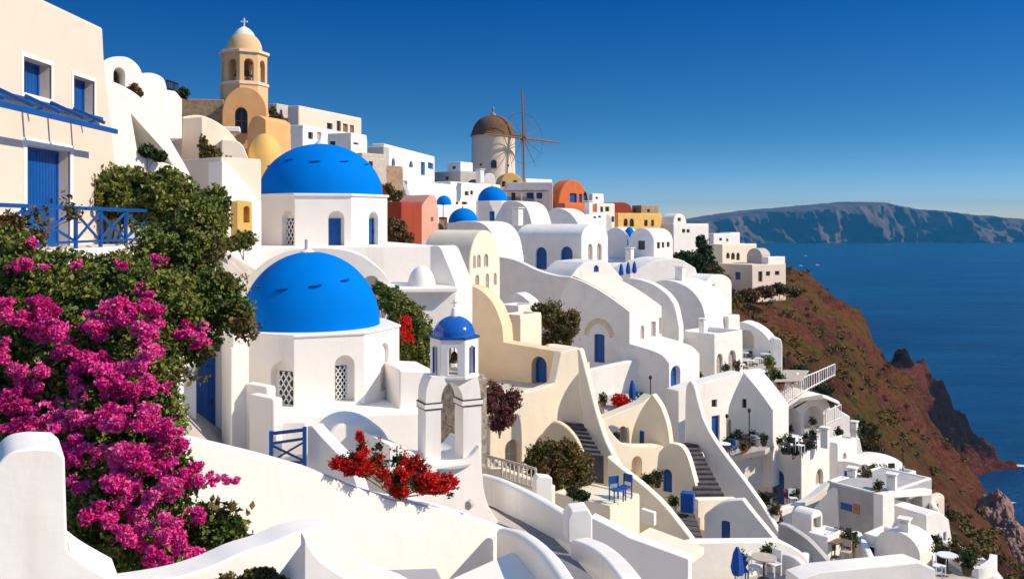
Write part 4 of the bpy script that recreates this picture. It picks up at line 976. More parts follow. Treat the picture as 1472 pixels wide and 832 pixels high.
# lane with its walls
rows = []
for l, r_ in (((694, 716, 24), (694, 700, 25.5)), ((740, 748, 21), (770, 738, 21)), ((790, 792, 17.5), (830, 786, 17)), ((825, 832, 15), (868, 832, 14.5)), ((850, 880, 13), (900, 880, 13))):
    a = P(*l); b = P(*r_); z = min(a.z, b.z); rows.append([Vector((a.x, a.y, z)), Vector((b.x, b.y, z))])
o = strip_mesh('lane', rows, M['ROAD']); o['kind'] = 'structure'
path_wall('long white wall along the far side of the paved lane', [P(692, 680, 24), P(720, 688, 23), P(760, 706, 21), P(800, 728, 19.3), P(832, 749, 18.2)], .72, .3, 'W2')
slab('tall white pier in the lane wall', 838, 17.6, 8, [(816, 745), (822, 734), (846, 731), (852, 742), (852, 790), (816, 780)], .5, 'W2', name='pier', cat='pier')
path_wall('white lane wall running down from the tall pier to the bottom edge', [P(832, 772, 17.3), P(862, 784, 16.6), P(890, 808, 15.7), P(915, 845, 14.8), P(930, 900, 14)], 2.6, .4, 'W2')
slab('shaded white retaining wall right of the tall pier', 880, 24, -24, [(848, 742), (880, 758, 1), (905, 772), (990, 803), (990, 900), (848, 900)], .4, 'W2')
flat('flat_roof', [P(934, 757, 33), P(1012, 786, 28), P(986, 803, 23.2), P(903, 775, 25.5)], .25, 'C', label='flat tan roof above the lane beside the diagonal cream wall', cat='roof')

# ------------------------------------------------------------------ bougainvillea
def foliage_thing(): pass
t = thing('bougainvillea', 'huge magenta bougainvillea spilling over the left foreground walls', 'bougainvillea', P(180, 900, 9.5))
def BL_(lst): return [(tuple(P(a, b, c)), (d/F*c, (d+e)/2/F*c*.8, e/F*c)) for a, b, c, d, e in lst]
G1 = [(60, 400, 11.5, 90, 42), (170, 402, 11.5, 80, 42), (290, 330, 12.3, 38, 45), (250, 370, 12, 60, 55), (310, 430, 11.6, 42, 45), (340, 455, 11.4, 26, 30), (280, 480, 11.4, 40, 45),
      (200, 440, 11, 90, 60), (90, 450, 11, 100, 60), (20, 420, 11, 50, 90), (40, 520, 10.6, 70, 70), (120, 540, 10.4, 90, 70), (200, 520, 10.6, 60, 70), (60, 610, 10.2, 80, 60), (150, 620, 10, 80, 70), (215, 600, 10, 50, 60), (180, 700, 9.6, 60, 60), (240, 690, 9.6, 45, 50),
      (140, 760, 9.2, 45, 60), (210, 780, 9.0, 60, 50), (280, 760, 9.2, 45, 40), (320, 780, 9.0, 40, 45), (300, 820, 8.8, 55, 40), (355, 800, 9, 25, 18), (120, 690, 9.8, 40, 50), (10, 352, 11.5, 30, 28), (0, 640, 10, 40, 60)]
leaf_obj('foliage', blob_pts(BL_(G1), 190000, 21, shell=.35, thr=-.16, freq=2.9), .052, M['leaf'], t, 21)
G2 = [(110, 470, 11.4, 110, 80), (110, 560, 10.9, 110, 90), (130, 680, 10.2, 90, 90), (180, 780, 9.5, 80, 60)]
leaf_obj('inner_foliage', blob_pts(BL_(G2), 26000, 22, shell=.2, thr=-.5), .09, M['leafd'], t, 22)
FL = [(35, 455, 10.2, 42, 24), (10, 440, 10.2, 22, 20), (75, 470, 10.2, 34, 20), (60, 435, 10.3, 20, 10), (25, 385, 10.6, 22, 12), (110, 380, 10.6, 10, 5), (72, 382, 10.6, 14, 6), (228, 375, 11.2, 12, 12), (175, 382, 11, 10, 6), (35, 350, 11, 24, 7),
      (160, 450, 10.2, 26, 22), (205, 465, 10.0, 26, 26), (215, 500, 9.9, 20, 28), (190, 440, 10.2, 24, 12), (130, 470, 10.1, 24, 20), (85, 490, 10, 24, 22), (120, 510, 9.9, 30, 24), (155, 530, 9.8, 34, 22), (205, 545, 9.7, 26, 20), (170, 560, 9.6, 36, 18), (50, 540, 9.9, 36, 20), (20, 570, 9.8, 28, 26),
      (70, 600, 9.6, 30, 24), (100, 620, 9.5, 32, 22), (40, 610, 9.6, 28, 18), (270, 475, 10.8, 26, 18), (285, 490, 10.8, 14, 12), (295, 470, 10.8, 10, 8), (180, 610, 9.2, 34, 22), (215, 610, 9.2, 26, 22), (245, 620, 9.1, 22, 16), (200, 650, 9.0, 40, 26), (235, 680, 8.9, 34, 20), (255, 640, 9.1, 20, 10),
      (280, 682, 9.1, 28, 12), (312, 690, 9.2, 18, 7), (170, 690, 8.9, 32, 26), (200, 720, 8.8, 40, 26), (245, 710, 8.9, 22, 14), (150, 740, 8.7, 28, 24), (190, 770, 8.6, 30, 20), (240, 760, 8.6, 34, 20), (262, 790, 8.5, 24, 16), (225, 800, 8.4, 24, 16), (280, 740, 8.8, 18, 10), (110, 700, 9.1, 18, 16), (115, 560, 9.7, 20, 16),
      (5, 500, 10, 14, 20), (15, 650, 9.6, 18, 20), (60, 650, 9.5, 26, 10), (105, 660, 9.2, 20, 14), (140, 650, 9.2, 24, 18), (150, 600, 9.4, 26, 20), (235, 560, 9.9, 14, 10), (205, 420, 10.6, 16, 10), (340, 690, 9.2, 8, 5)]
r9 = random.Random(9); SB = []
for c_, r_ in BL_(FL):
    for _ in range(11):
        dv = Vector((r9.gauss(0, 1), r9.gauss(0, 1), r9.gauss(0, 1))).normalized()*(r9.random()**.5)*1.12; s_ = r9.uniform(.18, .42)*(r_[0]*r_[2])**.5
        SB.append((tuple(Vector(c_)+Vector((dv.x*r_[0], dv.y*r_[1], dv.z*r_[2]))), (s_*1.25, s_, s_)))
leaf_obj('flowers', blob_pts(SB, 78000, 23, shell=.35, rough=.6, thr=-.35, freq=1.9), .034, M['magenta'], t, 23, cup=.6)
rr = random.Random(5); bm = bmesh.new()
root = P(150, 950, 9.6)
for a, b, c_, d, e in G1:
    e_ = P(a, b, c_); low = [P(*g_[:3]) for g_ in G1 if g_[1] > b+15]; st_ = min(low, key=lambda q_: (q_-e_).length) if low else root
    m1 = st_.lerp(e_, .5)+Vector((rr.uniform(-.08, .08), .1, rr.uniform(-.08, .08))); bm_tube(bm, [st_, m1, e_], .02, 6, .008)
    for _ in range(6):
        q = P(a+rr.gauss(0, d*.55), b+rr.gauss(0, e*.55), c_); bm_tube(bm, [m1.lerp(e_, rr.random()), e_.lerp(q, .5)+Vector((0, 0, .05)), q], .010, 5, .003)
# sprays: twigs that carry small leaf clusters past the outline
sp = []
for (x, y, Y) in ((330, 345, 12), (322, 360, 11.8), (355, 450, 11.3), (370, 470, 11.2), (366, 485, 11.2), (340, 410, 11.5), (250, 545, 10.8), (240, 530, 10.8), (385, 795, 8.8), (372, 800, 8.8), (340, 740, 9), (335, 755, 9), (300, 500, 11), (95, 285, 12), (20, 310, 11.5), (50, 300, 11.5), (290, 545, 10.6)):
    e_ = P(x, y, Y); b_ = P(x-25-rr.random()*20 if x > 150 else x+15, y+28 if y < 400 else y-12, Y); nb = min((P(*g_[:3]) for g_ in G1), key=lambda q_: (q_-b_).length); bm_tube(bm, [nb, b_, b_.lerp(e_, .5)+Vector((0, 0, .06)), e_], .008, 5, .003)
    for k in range(70): sp.append(np.array(b_.lerp(e_, rr.random()*1.02))+np.array([rr.gauss(0, .055) for _ in range(3)]))
link('branches', bm, M['WD'], t); leaf_obj('spray_leaves', np.array(sp), .065, M['leafo'], t, 24)
shrub('yellowing ground shrub at the bottom edge beside the fin', [(370, 832, 7.6, 30, 14), (335, 838, 7.7, 26, 16), (400, 838, 7.5, 14, 9)], 3800, .04, 'leafo', seed=31)
shrub('tall green shrub growing behind the blue balcony railing', [(150, 285, 26.6, 38, 42), (200, 285, 26.9, 46, 40), (250, 300, 26.5, 40, 48), (290, 318, 26, 34, 44), (240, 262, 26.8, 34, 22), (175, 262, 27, 34, 24), (285, 345, 24, 34, 40), (310, 300, 25.6, 20, 34), (130, 300, 26.5, 20, 34), (255, 360, 22, 36, 30)], 46000, .115, 'leaf', seed=33, shell=.3)
shrub('dry pinkish twiggy shrub at the left edge below the blue railing', [(12, 330, 12.5, 26, 22), (40, 342, 12.3, 30, 12)], 3500, .05, 'rust', seed=34)
# red geraniums
RFb = [(505, 660, 13.0, 20, 12), (520, 645, 13.0, 10, 14), (516, 630, 13.0, 5, 10), (540, 650, 13, 10, 14), (545, 640, 13, 6, 10), (548, 672, 13.0, 24, 14), (570, 660, 13, 14, 14), (575, 690, 12.9, 24, 14), (600, 670, 13, 16, 14), (605, 690, 12.9, 24, 12), (632, 688, 12.9, 18, 10), (650, 692, 12.9, 8, 6), (490, 668, 13, 14, 8), (620, 702, 12.85, 26, 9), (575, 706, 12.8, 14, 10), (520, 676, 12.9, 24, 9), (645, 710, 12.8, 10, 5)]
t = thing('geranium_bush', 'bright red flowering bush trailing over the big foreground wall', 'flowers', P(570, 712, 13.9))
RFb = [(a, b, Pl(480, 13.2, 42).hit(a, 720).y-.12, d, e) for a, b, c_, d, e in RFb]
leaf_obj('foliage', blob_pts(BL_(RFb), 2400, 41, shell=.2), .05, M['leafd'], t, 41)
leaf_obj('flowers', blob_pts([(c_, (r_[0]*1.2, r_[1], r_[2])) for c_, r_ in BL_(RFb)], 21000, 42, shell=.4, rough=.6, freq=1.4), .036, M['redfl'], t, 42, cup=.6)
bm = bmesh.new()
for a, b, c_, d, e in RFb: e_ = P(a, b, c_); bm_tube(bm, [P(570, 716, 13.9), P((570+a)/2, (710+b)/2, (c_+13.9)/2), e_], .012, 6, .004)
link('stems', bm, M['WD'], t)

house('rubble stone terrace house seen through the belfry arch', 655, 30.4, 547, 720, 612, 700, az=35, m='RB', roof='flat', par=.1, ops=[('L', Op('grey', 640, 598, 650, 612)), ('L', Op('dark', 630, 560, 634, 566)), ('R', Op('grey', 662, 596, 667, 612))])
shrub('dry bush on the rubble terrace house seen through the belfry arch', [(650, 565, 31.5, 16, 10), (640, 640, 27, 18, 5)], 2600, .07, 'leafo', seed=44)
# ================================================================== CREAM QUARTER (middle of the picture)
house('cream vaulted house with six slit windows in its sunlit end', 675, 61, 331, 470, 606, 719, az=58, m='C', roof='vaultR', rise=1.3, ops=[
  ('R', Op('grey', 680, 367, 684, 386, 1)), ('R', Op('grey', 685.5, 366, 691, 385, 1)), ('R', Op('grey', 695.5, 365, 702, 384, 1)),
  ('R', Op('grey', 683, 395, 689, 415, 1)), ('R', Op('grey', 698, 393, 703, 420, 1)), ('R', Op('grey', 709.5, 392, 714, 410, 1))])
slab('tall tan wall in shade behind the small belfry with one arched doorway', 760, 46, -34,
     [(628, 430), (652, 412, 1), (672, 410, 1), (692, 418, 1), (710, 438, 1), (722, 468), (724, 492), (806, 506), (806, 530, 1), (800, 556), (770, 562), (770, 640), (628, 640)], .9, 'T', [Op('bluewin', 764, 512, 786, 556, arch=1, rd=.5)], bevel=.06, name='tan_wall')
house('small cream flat-roofed room stepping above the tan wall', 748, 49, 456, 520, 720, 779, az=52, m='C', roof='flat', par=.12)
house('bright white cube room right of the small cream room', 745, 52, 448, 500, 716, 772, az=50, m='W')
slab('lit cream retaining wall with a small arched doorway beside the round bush', 760, 43.5, 30,
     [(688, 556), (740, 563, 1), (772, 560, 1), (797, 550), (806, 506), (833, 499), (838, 540), (844, 620), (850, 760), (688, 760)], .6, 'C', [Op('grey', 726, 631, 748, 676, arch=1, rd=.4)], name='cream_wall', bevel=.07)
slab('shaded curved cream wall behind the upper dark staircase', 820, 42.6, -15, [(800, 612), (803, 585, 1), (815, 558, 1), (832, 535, 1), (846, 520), (852, 640), (800, 640)], .25, 'C', name='cream_wall', bevel=.03)
stairs('short dark stone staircase between curved cream walls', P(803, 603, 42.4), P(836, 596, 41.8), P(838, 655, 39.2), P(868, 640, 38.8), 8)
slab('round-topped tan wall curving in front of the short dark staircase', 806, 39.4, -14, [(764, 760), (766, 650, 1), (780, 622, 1), (797, 606, 1), (814, 613, 1), (830, 632, 1), (842, 660), (842, 760)], .35, 'T', name='curved_wall', bevel=.08)
slab('big cream diagonal wall sweeping down from the shrub terrace', 850, 41, -30, [(829, 500), (834, 502), (845, 545, 1), (858, 595, 1), (872, 636, 1), (893, 676), (893, 780), (848, 780), (846, 650), (832, 560)], .45, 'C', name='diagonal_wall', bevel=.09)
slab('long lower cream diagonal wall descending to the bottom centre', 940, 37.5, -33, [(872, 655), (892, 672), (918, 692, 1), (950, 721, 1), (980, 757, 1), (1010, 797), (1020, 900), (872, 900)], .4, 'C', name='diagonal_wall', bevel=.08)
slab('white inspection door set in the lower cream diagonal wall', 930, 37.1, -33, [(921, 731), (940, 737), (940, 756), (921, 750)], .25, 'W', name='hatch', cat='hatch', bevel=.02)
house('cream walled terrace box below the diagonal wall', 877, 33.5, 729, 800, 793, 920, az=50, m='C', roof='flat', par=.05)
shrub('large round green bush with orange blossoms beside the cream doorway', [(800, 666, 36.5, 44, 30), (780, 658, 36.5, 26, 24), (822, 668, 36.5, 28, 26), (805, 648, 36.5, 28, 18), (800, 690, 36.5, 48, 12)], 22000, .10, 'leafo', seed=51, shell=.5,
      flowers=('rust', [(783, 676, 35.3, 8, 5), (810, 681, 35.3, 12, 8), (832, 655, 35.4, 6, 4)], 500, .09))
shrub('purple leaved bush hanging over the tan wall beside the small belfry', [(718, 580, 41, 28, 22), (738, 572, 41, 12, 14), (705, 560, 41, 16, 12), (722, 600, 41, 20, 16), (715, 612, 41, 12, 8)], 11000, .10, 'purple', seed=52, shell=.4)
shrub('green and brown bush filling the corner under the white gable wall', [(792, 455, 52, 22, 22), (775, 445, 52, 12, 10), (812, 470, 52, 20, 22), (800, 488, 52, 30, 12), (825, 460, 52, 10, 16)], 13000, .11, 'leafo', seed=53, shell=.4)
slab('thin cream parapet lip above the tan wall under the brown bush', 800, 47, 30, [(788, 497), (800, 495, 1), (829, 499), (829, 520), (788, 520)], .4, 'C', name='parapet', cat='wall', bevel=.05)

# gray flowing wall and vaults of the middle
house('long grey-white vault with two arched blue doors on its shaded side', 836, 79, 322, 420, 742, 874, az=56, m='W', roof='vaultR', rise=.5, ops=[
  ('L', Op('door', 770, 355, 786, 387, arch=1)), ('L', Op('door', 806, 354, 823, 389, arch=1)), ('R', Op('grey', 845, 350, 852, 377, 1)), ('R', Op('grey', 858, 349.5, 865, 377, 1))])
slab('bright flared white base with a small round blue window below the long vault', 850, 74, 34, [(818, 402), (828, 388, 1), (840, 377), (872, 374), (888, 392, 1), (910, 418), (910, 470), (818, 470)], 4, 'W', [Op('bluewin', 853.5, 381, 861, 391, arch=1, rd=.2)], name='annex', cat='house')
slab('flowing grey-white garden wall in shade below the long vault', 760, 69, -28, [(700, 366), (718, 369, 1), (742, 374, 1), (772, 388, 1), (800, 396, 1), (824, 398), (822, 420, 1), (806, 448, 1), (795, 500), (700, 500)], .6, 'W', name='garden_wall', bevel=.08)
slab('white arch-ended vault with a shaded grey front behind the cream house', 700, 73, -32, [(640, 420), (640, 332), (652, 320, 1), (680, 318, 1), (698, 324, 1), (710, 342, 1), (716, 372), (716, 420)], 4, 'W', name='vaulted_house', cat='house')
house('small white block with a blue doorway in the gap behind the cream house', 732, 76, 350, 400, 716, 746, az=50, m='W', ops=[('L', Op('door', 730.5, 352, 737, 372)), ])
slab('blue-shaded pointed white roof piece below the flowing garden wall', 745, 58, -30, [(724, 430), (742, 421, 1), (760, 432), (768, 446), (724, 446)], 1.2, 'W', name='roof_hump', cat='roof')

# main white house group
t = slab('big white house in shade with a tall blue door and a faded yellow arch', 905, 62, -35,
     [(786, 500), (796, 462, 1), (806, 425, 1), (819, 398), (842, 407, 1), (872, 424, 1), (905, 448), (905, 494), (932, 502, 1), (951, 510, 1), (962, 522), (962, 680), (820, 680), (820, 540)], 6, 'W2')
bpy.data.objects.remove(t, do_unlink=True)
pA = Pl(905, 62, -35)
uv = [pA.uv(x, y) for x, y in crom([(786, 500), (796, 462, 1), (806, 425, 1), (819, 398), (842, 407, 1), (872, 424, 1), (905, 448), (905, 494), (932, 502, 1), (951, 510, 1), (962, 522), (962, 680), (820, 680), (820, 540)])]
tt = thing('house', 'big white house in shade with a tall blue door and a faded yellow arch', 'house', pA.hit(900, 600))
if area(uv) < 0: uv = uv[::-1]
def edge_at(uv, pl_, x, y0, y1):
    """index of the profile edge that runs between two photo points"""
    a = pl_.uv(x, y0); b_ = pl_.uv(x, y1); best = None
    for i in range(len(uv)):
        j = (i+1) % len(uv)
        d = min(math.dist(uv[i], a)+math.dist(uv[j], b_), math.dist(uv[i], b_)+math.dist(uv[j], a))
        if best is None or d < best[0]: best = (d, i)
    return best[1]
e1 = edge_at(uv, pA, 905, 448, 494); e2 = edge_at(uv, pA, 962, 522, 680)
body('walls', prism_faces(pA, uv, 5, [Op('door', 854, 480, 869, 521, arch=.25)],
     {e1: [Op('grey', 920.5, 467, 926.5, 488, 1), Op('grey', 936, 462, 943, 484), Op('grey', 947, 456, 954, 480)], e2: [Op('door', 964, 525, 978, 556, arch=.6, rd=.4), Op('door', 964, 588, 980, 637, rd=.3)]}), M['W'], tt, .09, 3)
bm = bmesh.new(); ou, inn = [], []
for i in range(15):
    a = math.pi*(.05+.9*i/14); cu, cv = pA.uv(861, 492); ou.append((cu+1.25*math.cos(a), cv+1.45*math.sin(a)+.25)); inn.append((cu+.86*math.cos(a), cv+1.1*math.sin(a)+.2))
M['FY'] = mat('faded_yellow_wash', (.68, .56, .36), var=.2, scale=6, bump=.004)
A = [bm.verts.new(pA.pt(u, v, -.012)) for u, v in ou]; B = [bm.verts.new(pA.pt(u, v, -.012)) for u, v in inn]
for i in range(14): bm.faces.new((A[i], A[i+1], B[i+1], B[i]))
link('faded_arch', bm, M['FY'], tt)
rf = crom([(822, 400, 1), (842, 407, 1), (872, 424, 1), (905, 448)])[:-1]; rows = []
for x, y in rf:
    u, v = pA.uv(x, y); rows.append([pA.pt(u, v+.035, .32), pA.pt(u, v+.035, 4.8)])
strip_mesh('roof', rows, M['C'], tt)
slab('thick curved white arch wall behind the cream barrel roof', 940, 69, -35, [(880, 420), (895, 402, 1), (920, 402, 1), (948, 414, 1), (968, 436, 1), (976, 470), (976, 560), (900, 560)], .9, 'W', name='arch_wall', bevel=.12)
slab('white barrel vaulted house with a smooth lit roof next to the thick arch wall', 990, 76, -35, [(925, 420), (945, 404, 1), (968, 404, 1), (993, 416, 1), (1010, 440, 1), (1016, 476), (1016, 560), (925, 560)], 5, 'W', name='vaulted_house', cat='house')
house('white house with a narrow blue door in shade and two arched grey windows', 1027, 67, 487, 570, 976, 1068, az=44, m='W', ops=[('L', Op('door', 992, 517, 1000, 548)), ('R', Op('grey', 1030, 508, 1039, 540, 1)), ('R', Op('grey', 1047, 503, 1058, 538, 1))])
house('white rounded house with small blue windows on both faces', 1013, 89, 396, 470, 968, 1052, az=48, m='W', roof='vaultR', rise=.45, ops=[('L', Op('shut', 980, 401, 987.5, 410)), ('R', Op('shut', 1016, 409, 1027, 421))])
house('low white vault left of the rounded house with blue windows', 962, 93, 384, 440, 930, 990, az=48, m='W', roof='vaultR', rise=1.0)
house('grey shaded balcony box under the rounded white house', 1047, 78, 455, 500, 1010, 1064, az=45, m='W', roof='flat', par=.05)
flat('awning', [P(1015, 484, 74), P(1050, 488, 70), P(1062, 478, 72), P(1045, 474, 77)], .15, 'WD', label='brown slatted terrace shade under the grey balcony box', cat='awning')
slab('white arch-ended wall shell beside the table terrace', 1090, 80, -30, [(1048, 560), (1050, 472), (1066, 463, 1), (1090, 472, 1), (1108, 492, 1), (1113, 520), (1113, 580), (1048, 580)], 2.2, 'W', [Op('niche', 1060, 474, 1084, 502, arch=1, rd=1.4)], name='vaulted_house', cat='house')
slab('narrow white rounded pylon at the cliff edge of the table terrace', 1118, 79, 0, [(1109, 560), (1109, 495), (1113, 487, 1), (1122, 487, 1), (1125, 496), (1125, 560)], 2, 'W', name='pylon', cat='wall')
flat('terrace', [P(1055, 542, 71), P(1110, 530, 73), P(1110, 500, 84), P(1058, 505, 84)], 2.5, 'PB', label='grey paved terrace with cafe tables above the three blue shutters', cat='terrace')
house('low white room with three blue shutters under the cafe terrace', 1080, 69, 536, 600, 1060, 1110, az=30, m='W', roof='none', ops=[('R', Op('shut', 1083, 541, 1088.5, 559)), ('R', Op('shut', 1090.5, 538, 1096, 555)), ('R', Op('shut', 1098, 535, 1104.5, 552))])

# gable house and terraces on the right
slab('lit white back wall with a blue door left of the tall gable', 1020, 60, 32, [(975, 562), (1000, 553), (1069, 535), (1072, 680), (1000, 680), (975, 640)], 1.2, 'W', [Op('dark', 1023, 574, 1031, 585, rd=.2), Op('door', 1023, 597, 1034.5, 637, rd=.22)], name='house_wall', bevel=.05)
t = slab('tall white pointed gable wall in shade overlooking a small terrace', 1110, 55.5, -42, [(1046, 680), (1046, 600, 1), (1052, 572, 1), (1069, 535), (1090, 560, 1), (1111, 589), (1111, 700), (1046, 700)], 2.2, 'W', [Op('dark', 1066.5, 573, 1073, 586, rd=.2), Op('grey', 1046.5, 603, 1051, 623, rd=.15)], name='gable_house', cat='house')
flat('terrace', [P(1022, 662, 53.5), P(1100, 646, 51.5), P(1111, 640, 57), P(1050, 632, 60), P(1020, 640, 57)], .3, 'PB', label='little stone terrace with blue chairs at the foot of the tall gable', cat='terrace')
slab('lit white parapet wall sweeping down under the little stone terrace', 1060, 55, 28, [(1036, 658), (1060, 651, 1), (1095, 643), (1097, 700, 1), (1070, 700), (1036, 690)], .5, 'W', name='parapet', cat='wall')
house('white corner house with an arched blue front door and grey side window', 1152, 55, 650, 760, 1068, 1193, az=47, m='W', roof='flat', par=.04, ops=[('L', Op('door', 1110, 675, 1127.5, 724, arch=1, trim=.08)), ('L', Op('shut', 1072, 685, 1085, 712)), ('R', Op('grey', 1172.5, 673, 1183.5, 698, 1))])
slab('lit white curved parapet in front of the corner house courtyard', 1150, 50.5, 30, [(1092, 738), (1125, 731, 1), (1160, 720, 1), (1194, 694), (1182, 720, 1), (1160, 745, 1), (1143, 762), (1118, 750), (1092, 748)], .45, 'W', name='parapet', cat='wall')
slab('blue-grey shaded white wall wedge below the courtyard parapet', 1160, 49.5, -40, [(1110, 746), (1143, 760), (1196, 700), (1204, 702), (1210, 850), (1110, 850)], .5, 'W', name='wedge_wall')
t = slab('long white diagonal wall right of the main dark staircase', 1050, 49.5, -36, [(984, 640), (985, 566, 1), (990, 549, 1), (997, 553, 1), (1003, 575, 1), (1012, 605, 1), (1030, 637, 1), (1062, 680, 1), (1098, 730, 1), (1127, 778), (1127, 860), (1052, 860), (1046, 740), (1010, 650)], .45, 'W', name='diagonal_wall', bevel=.09)
stairs('long dark main staircase between the cream and the white diagonal walls', P(975, 636, 51.0), P(1001, 637, 51.0), P(1003, 720, 44.8), P(1045, 720, 44.8), 12)
slab('cream side wall with a curling crest left of the main staircase', 985, 46.5, -36, [(945, 760), (945, 665, 1), (952, 645, 1), (964, 637), (978, 641, 1), (988, 656, 1), (998, 690, 1), (1008, 730, 1), (1022, 790), (1022, 860), (945, 860)], .45, 'C', [Op('bluewin', 953, 674, 966, 707, arch=1, rd=.2)], name='side_wall', bevel=.09)
slab('cream lit back wall with a tall arched niche left of the main staircase', 930, 49, 30, [(866, 600), (885, 628, 1), (905, 640, 1), (954, 641), (954, 760), (866, 760)], .8, 'C', [Op('niche', 908, 655, 923, 702, arch=1, rd=.5)], name='back_wall_block', bevel=.05)
slab('upper cream lit wall with a small domed grey window', 905, 52, 30, [(856, 606), (880, 597), (924, 579), (938, 567), (942, 660), (856, 660)], .8, 'C', [Op('grey', 888.5, 612, 902, 635, arch=1.2, rd=.25)], name='upper_wall', bevel=.05)
slab('upper cream pointed side wall in shade with a slim blue window', 950, 50.2, -38, [(906, 660), (908, 625, 1), (918, 595, 1), (937, 566), (950, 585, 1), (959, 612, 1), (963, 640), (963, 680), (906, 680)], .5, 'C', [Op('bluewin', 919, 619, 926, 640, rd=.15)], name='pointed_wall', bevel=.09)
flat('terrace', [P(868, 590, 56), P(915, 577, 58), P(930, 560, 62), P(868, 560, 62)], .3, 'PB', label='shaded flower terrace above the cream pointed wall', cat='terrace')
slab('lit white back wall of the flower terrace with a curved shadow', 880, 60.5, 32, [(846, 532), (885, 523), (918, 516), (918, 610), (846, 610)], .5, 'W', name='back_wall_block')
stairs('lower dark staircase beside the blue cabinet', P(955, 732, 43.5), P(998, 734, 43), P(984, 781, 39.5), P(1015, 780, 39), 7)
t = thing('cabinet', 'blue cabinet standing at the head of the lower dark staircase', 'cabinet', P(985, 740, 42.4))
pb = Pl(985, 42.4, -20); (a, z1_), (b_, z0_) = pb.uv(978, 708), pb.uv(997, 738)
bm = bmesh.new(); bm_box(bm, pb, a, b_, z0_, z1_, 0, .5); link('cabinet_body', bm, M['BL'], t, .02)
for k in (0, 1):
    bm = bmesh.new(); bm_box(bm, pb, a+.03+k*(b_-a)/2, a+(b_-a)/2*(k+1)-.03, z0_+.05, z1_-.05, -.03, -.001); link('door', bm, M['CL'], t, .01)
slab('cream landing wall wrapping the foot of the main staircase', 1030, 44.3, 25, [(1003, 718), (1062, 717), (1072, 722), (1050, 731, 1), (1028, 742, 1), (1020, 765), (1003, 760)], .5, 'C', name='landing_wall')
slab('shaded blue-white niche wall with a low blue door under the landing', 1040, 43, -25, [(1012, 740), (1040, 722, 1), (1068, 718), (1085, 740), (1120, 782), (1120, 850), (1012, 850)], .5, 'W', [Op('door', 1037, 748, 1049.5, 778, arch=.3, rd=.2)], name='niche_wall')
slab('wide lit white roof wall across the bottom centre', 1090, 36, 22, [(985, 782), (1005, 778), (1125, 777), (1160, 800, 1), (1172, 845), (1172, 1000), (985, 1000), (975, 850)], .5, 'W', name='roof_wall', bevel=.1)
path_wall('semicircular white parapet round the furniture terrace at the bottom', [P(1048, 850, 34), P(1075, 822, 34.5), P(1100, 800, 35), P(1125, 795, 34.8), P(1148, 803, 34), P(1163, 825, 33), P(1168, 860, 32)], 2.2, .35, 'W')
house('small white arched shelter block at the foot of the courtyard wall', 1166, 43.5, 737, 800, 1138, 1183, az=42, m='W', roof='vaultR', rise=.7, ops=[('R', Op('grey', 1169, 743, 1180, 760, rd=.3))])
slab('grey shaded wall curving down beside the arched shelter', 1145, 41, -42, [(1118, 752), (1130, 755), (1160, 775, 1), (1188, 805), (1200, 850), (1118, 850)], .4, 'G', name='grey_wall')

# right cliff-edge houses
slab('pale arcaded cliff house with two deep arches below the railing', 1170, 68, 22, [(1115, 604), (1122, 595), (1176, 566), (1190, 570, 1), (1208, 590), (1222, 598), (1222, 622), (1236, 630), (1244, 668), (1244, 740), (1192, 740), (1192, 660), (1115, 660)], 5, 'W',
     [Op('niche', 1124, 586, 1152, 628, arch=1, rd=1.3), Op('niche', 1156, 583, 1184, 618, arch=1, rd=1.3), Op('grey', 1222, 650, 1236, 664, arch=1, rd=.3), Op('dark', 1203, 612, 1208, 632, rd=.2)], name='cliff_house', cat='house', bevel=.06)
flat('canopy', [P(1150, 572, 66), P(1182, 566, 64), P(1207, 577, 66), P(1196, 570, 72), P(1165, 562, 74)], .25, 'W', label='white wavy concrete canopy on the arcaded cliff house', cat='canopy', bevel=.08)
flat('awning', [P(1112, 548, 66), P(1152, 547, 66), P(1163, 532, 72), P(1126, 531, 72)], .08, 'AW', label='beige cloth awning stretched over the cliff terrace', cat='awning')
house('white house with a blue window and a domed lit roof at the cliff foot', 1262, 58, 672, 740, 1190, 1300, az=42, m='W', roof='vaultL', rise=.35, ops=[('L', Op('shut', 1213, 677, 1226, 689)), ])
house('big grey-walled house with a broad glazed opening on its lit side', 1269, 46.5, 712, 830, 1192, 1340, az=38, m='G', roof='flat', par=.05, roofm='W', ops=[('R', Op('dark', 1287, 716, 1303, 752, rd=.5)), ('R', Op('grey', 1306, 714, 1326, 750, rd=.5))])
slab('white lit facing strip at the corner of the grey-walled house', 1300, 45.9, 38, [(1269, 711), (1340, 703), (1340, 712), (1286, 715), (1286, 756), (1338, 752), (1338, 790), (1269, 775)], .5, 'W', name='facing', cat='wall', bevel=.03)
slab('white curved tower wall with one blue slit window by the cliff', 1350, 45, 32, [(1331, 740), (1348, 735, 1), (1364, 746), (1371, 790), (1371, 850), (1331, 850)], 3, 'W', [Op('bluewin', 1356, 764, 1360.5, 777, rd=.15)], name='tower', cat='house')
house('white barrel roofed store in the bottom right village corner', 1322, 40, 772, 860, 1258, 1345, az=40, m='W', roof='vaultL', rise=.8)
path_wall('white parapet running down to the right bottom corner', [P(1338, 776, 42), P(1368, 781, 41), P(1400, 795, 40), P(1425, 815, 39), P(1452, 850, 38)], 3.5, .4, 'W')
path_wall('curled white planter wall on the lower right terrace', [P(1368, 792, 40.2), P(1385, 806, 38.8), P(1405, 815, 38), P(1425, 806, 38.6), P(1428, 796, 39.4)], 1.0, .3, 'W')
flat('terrace', [P(1340, 840, 37), P(1340, 790, 42), P(1410, 800, 40.5), P(1450, 860, 36), P(1350, 880, 34)], .3, 'PB', label='pale stone terrace at the lower right with scattered furniture', cat='terrace')
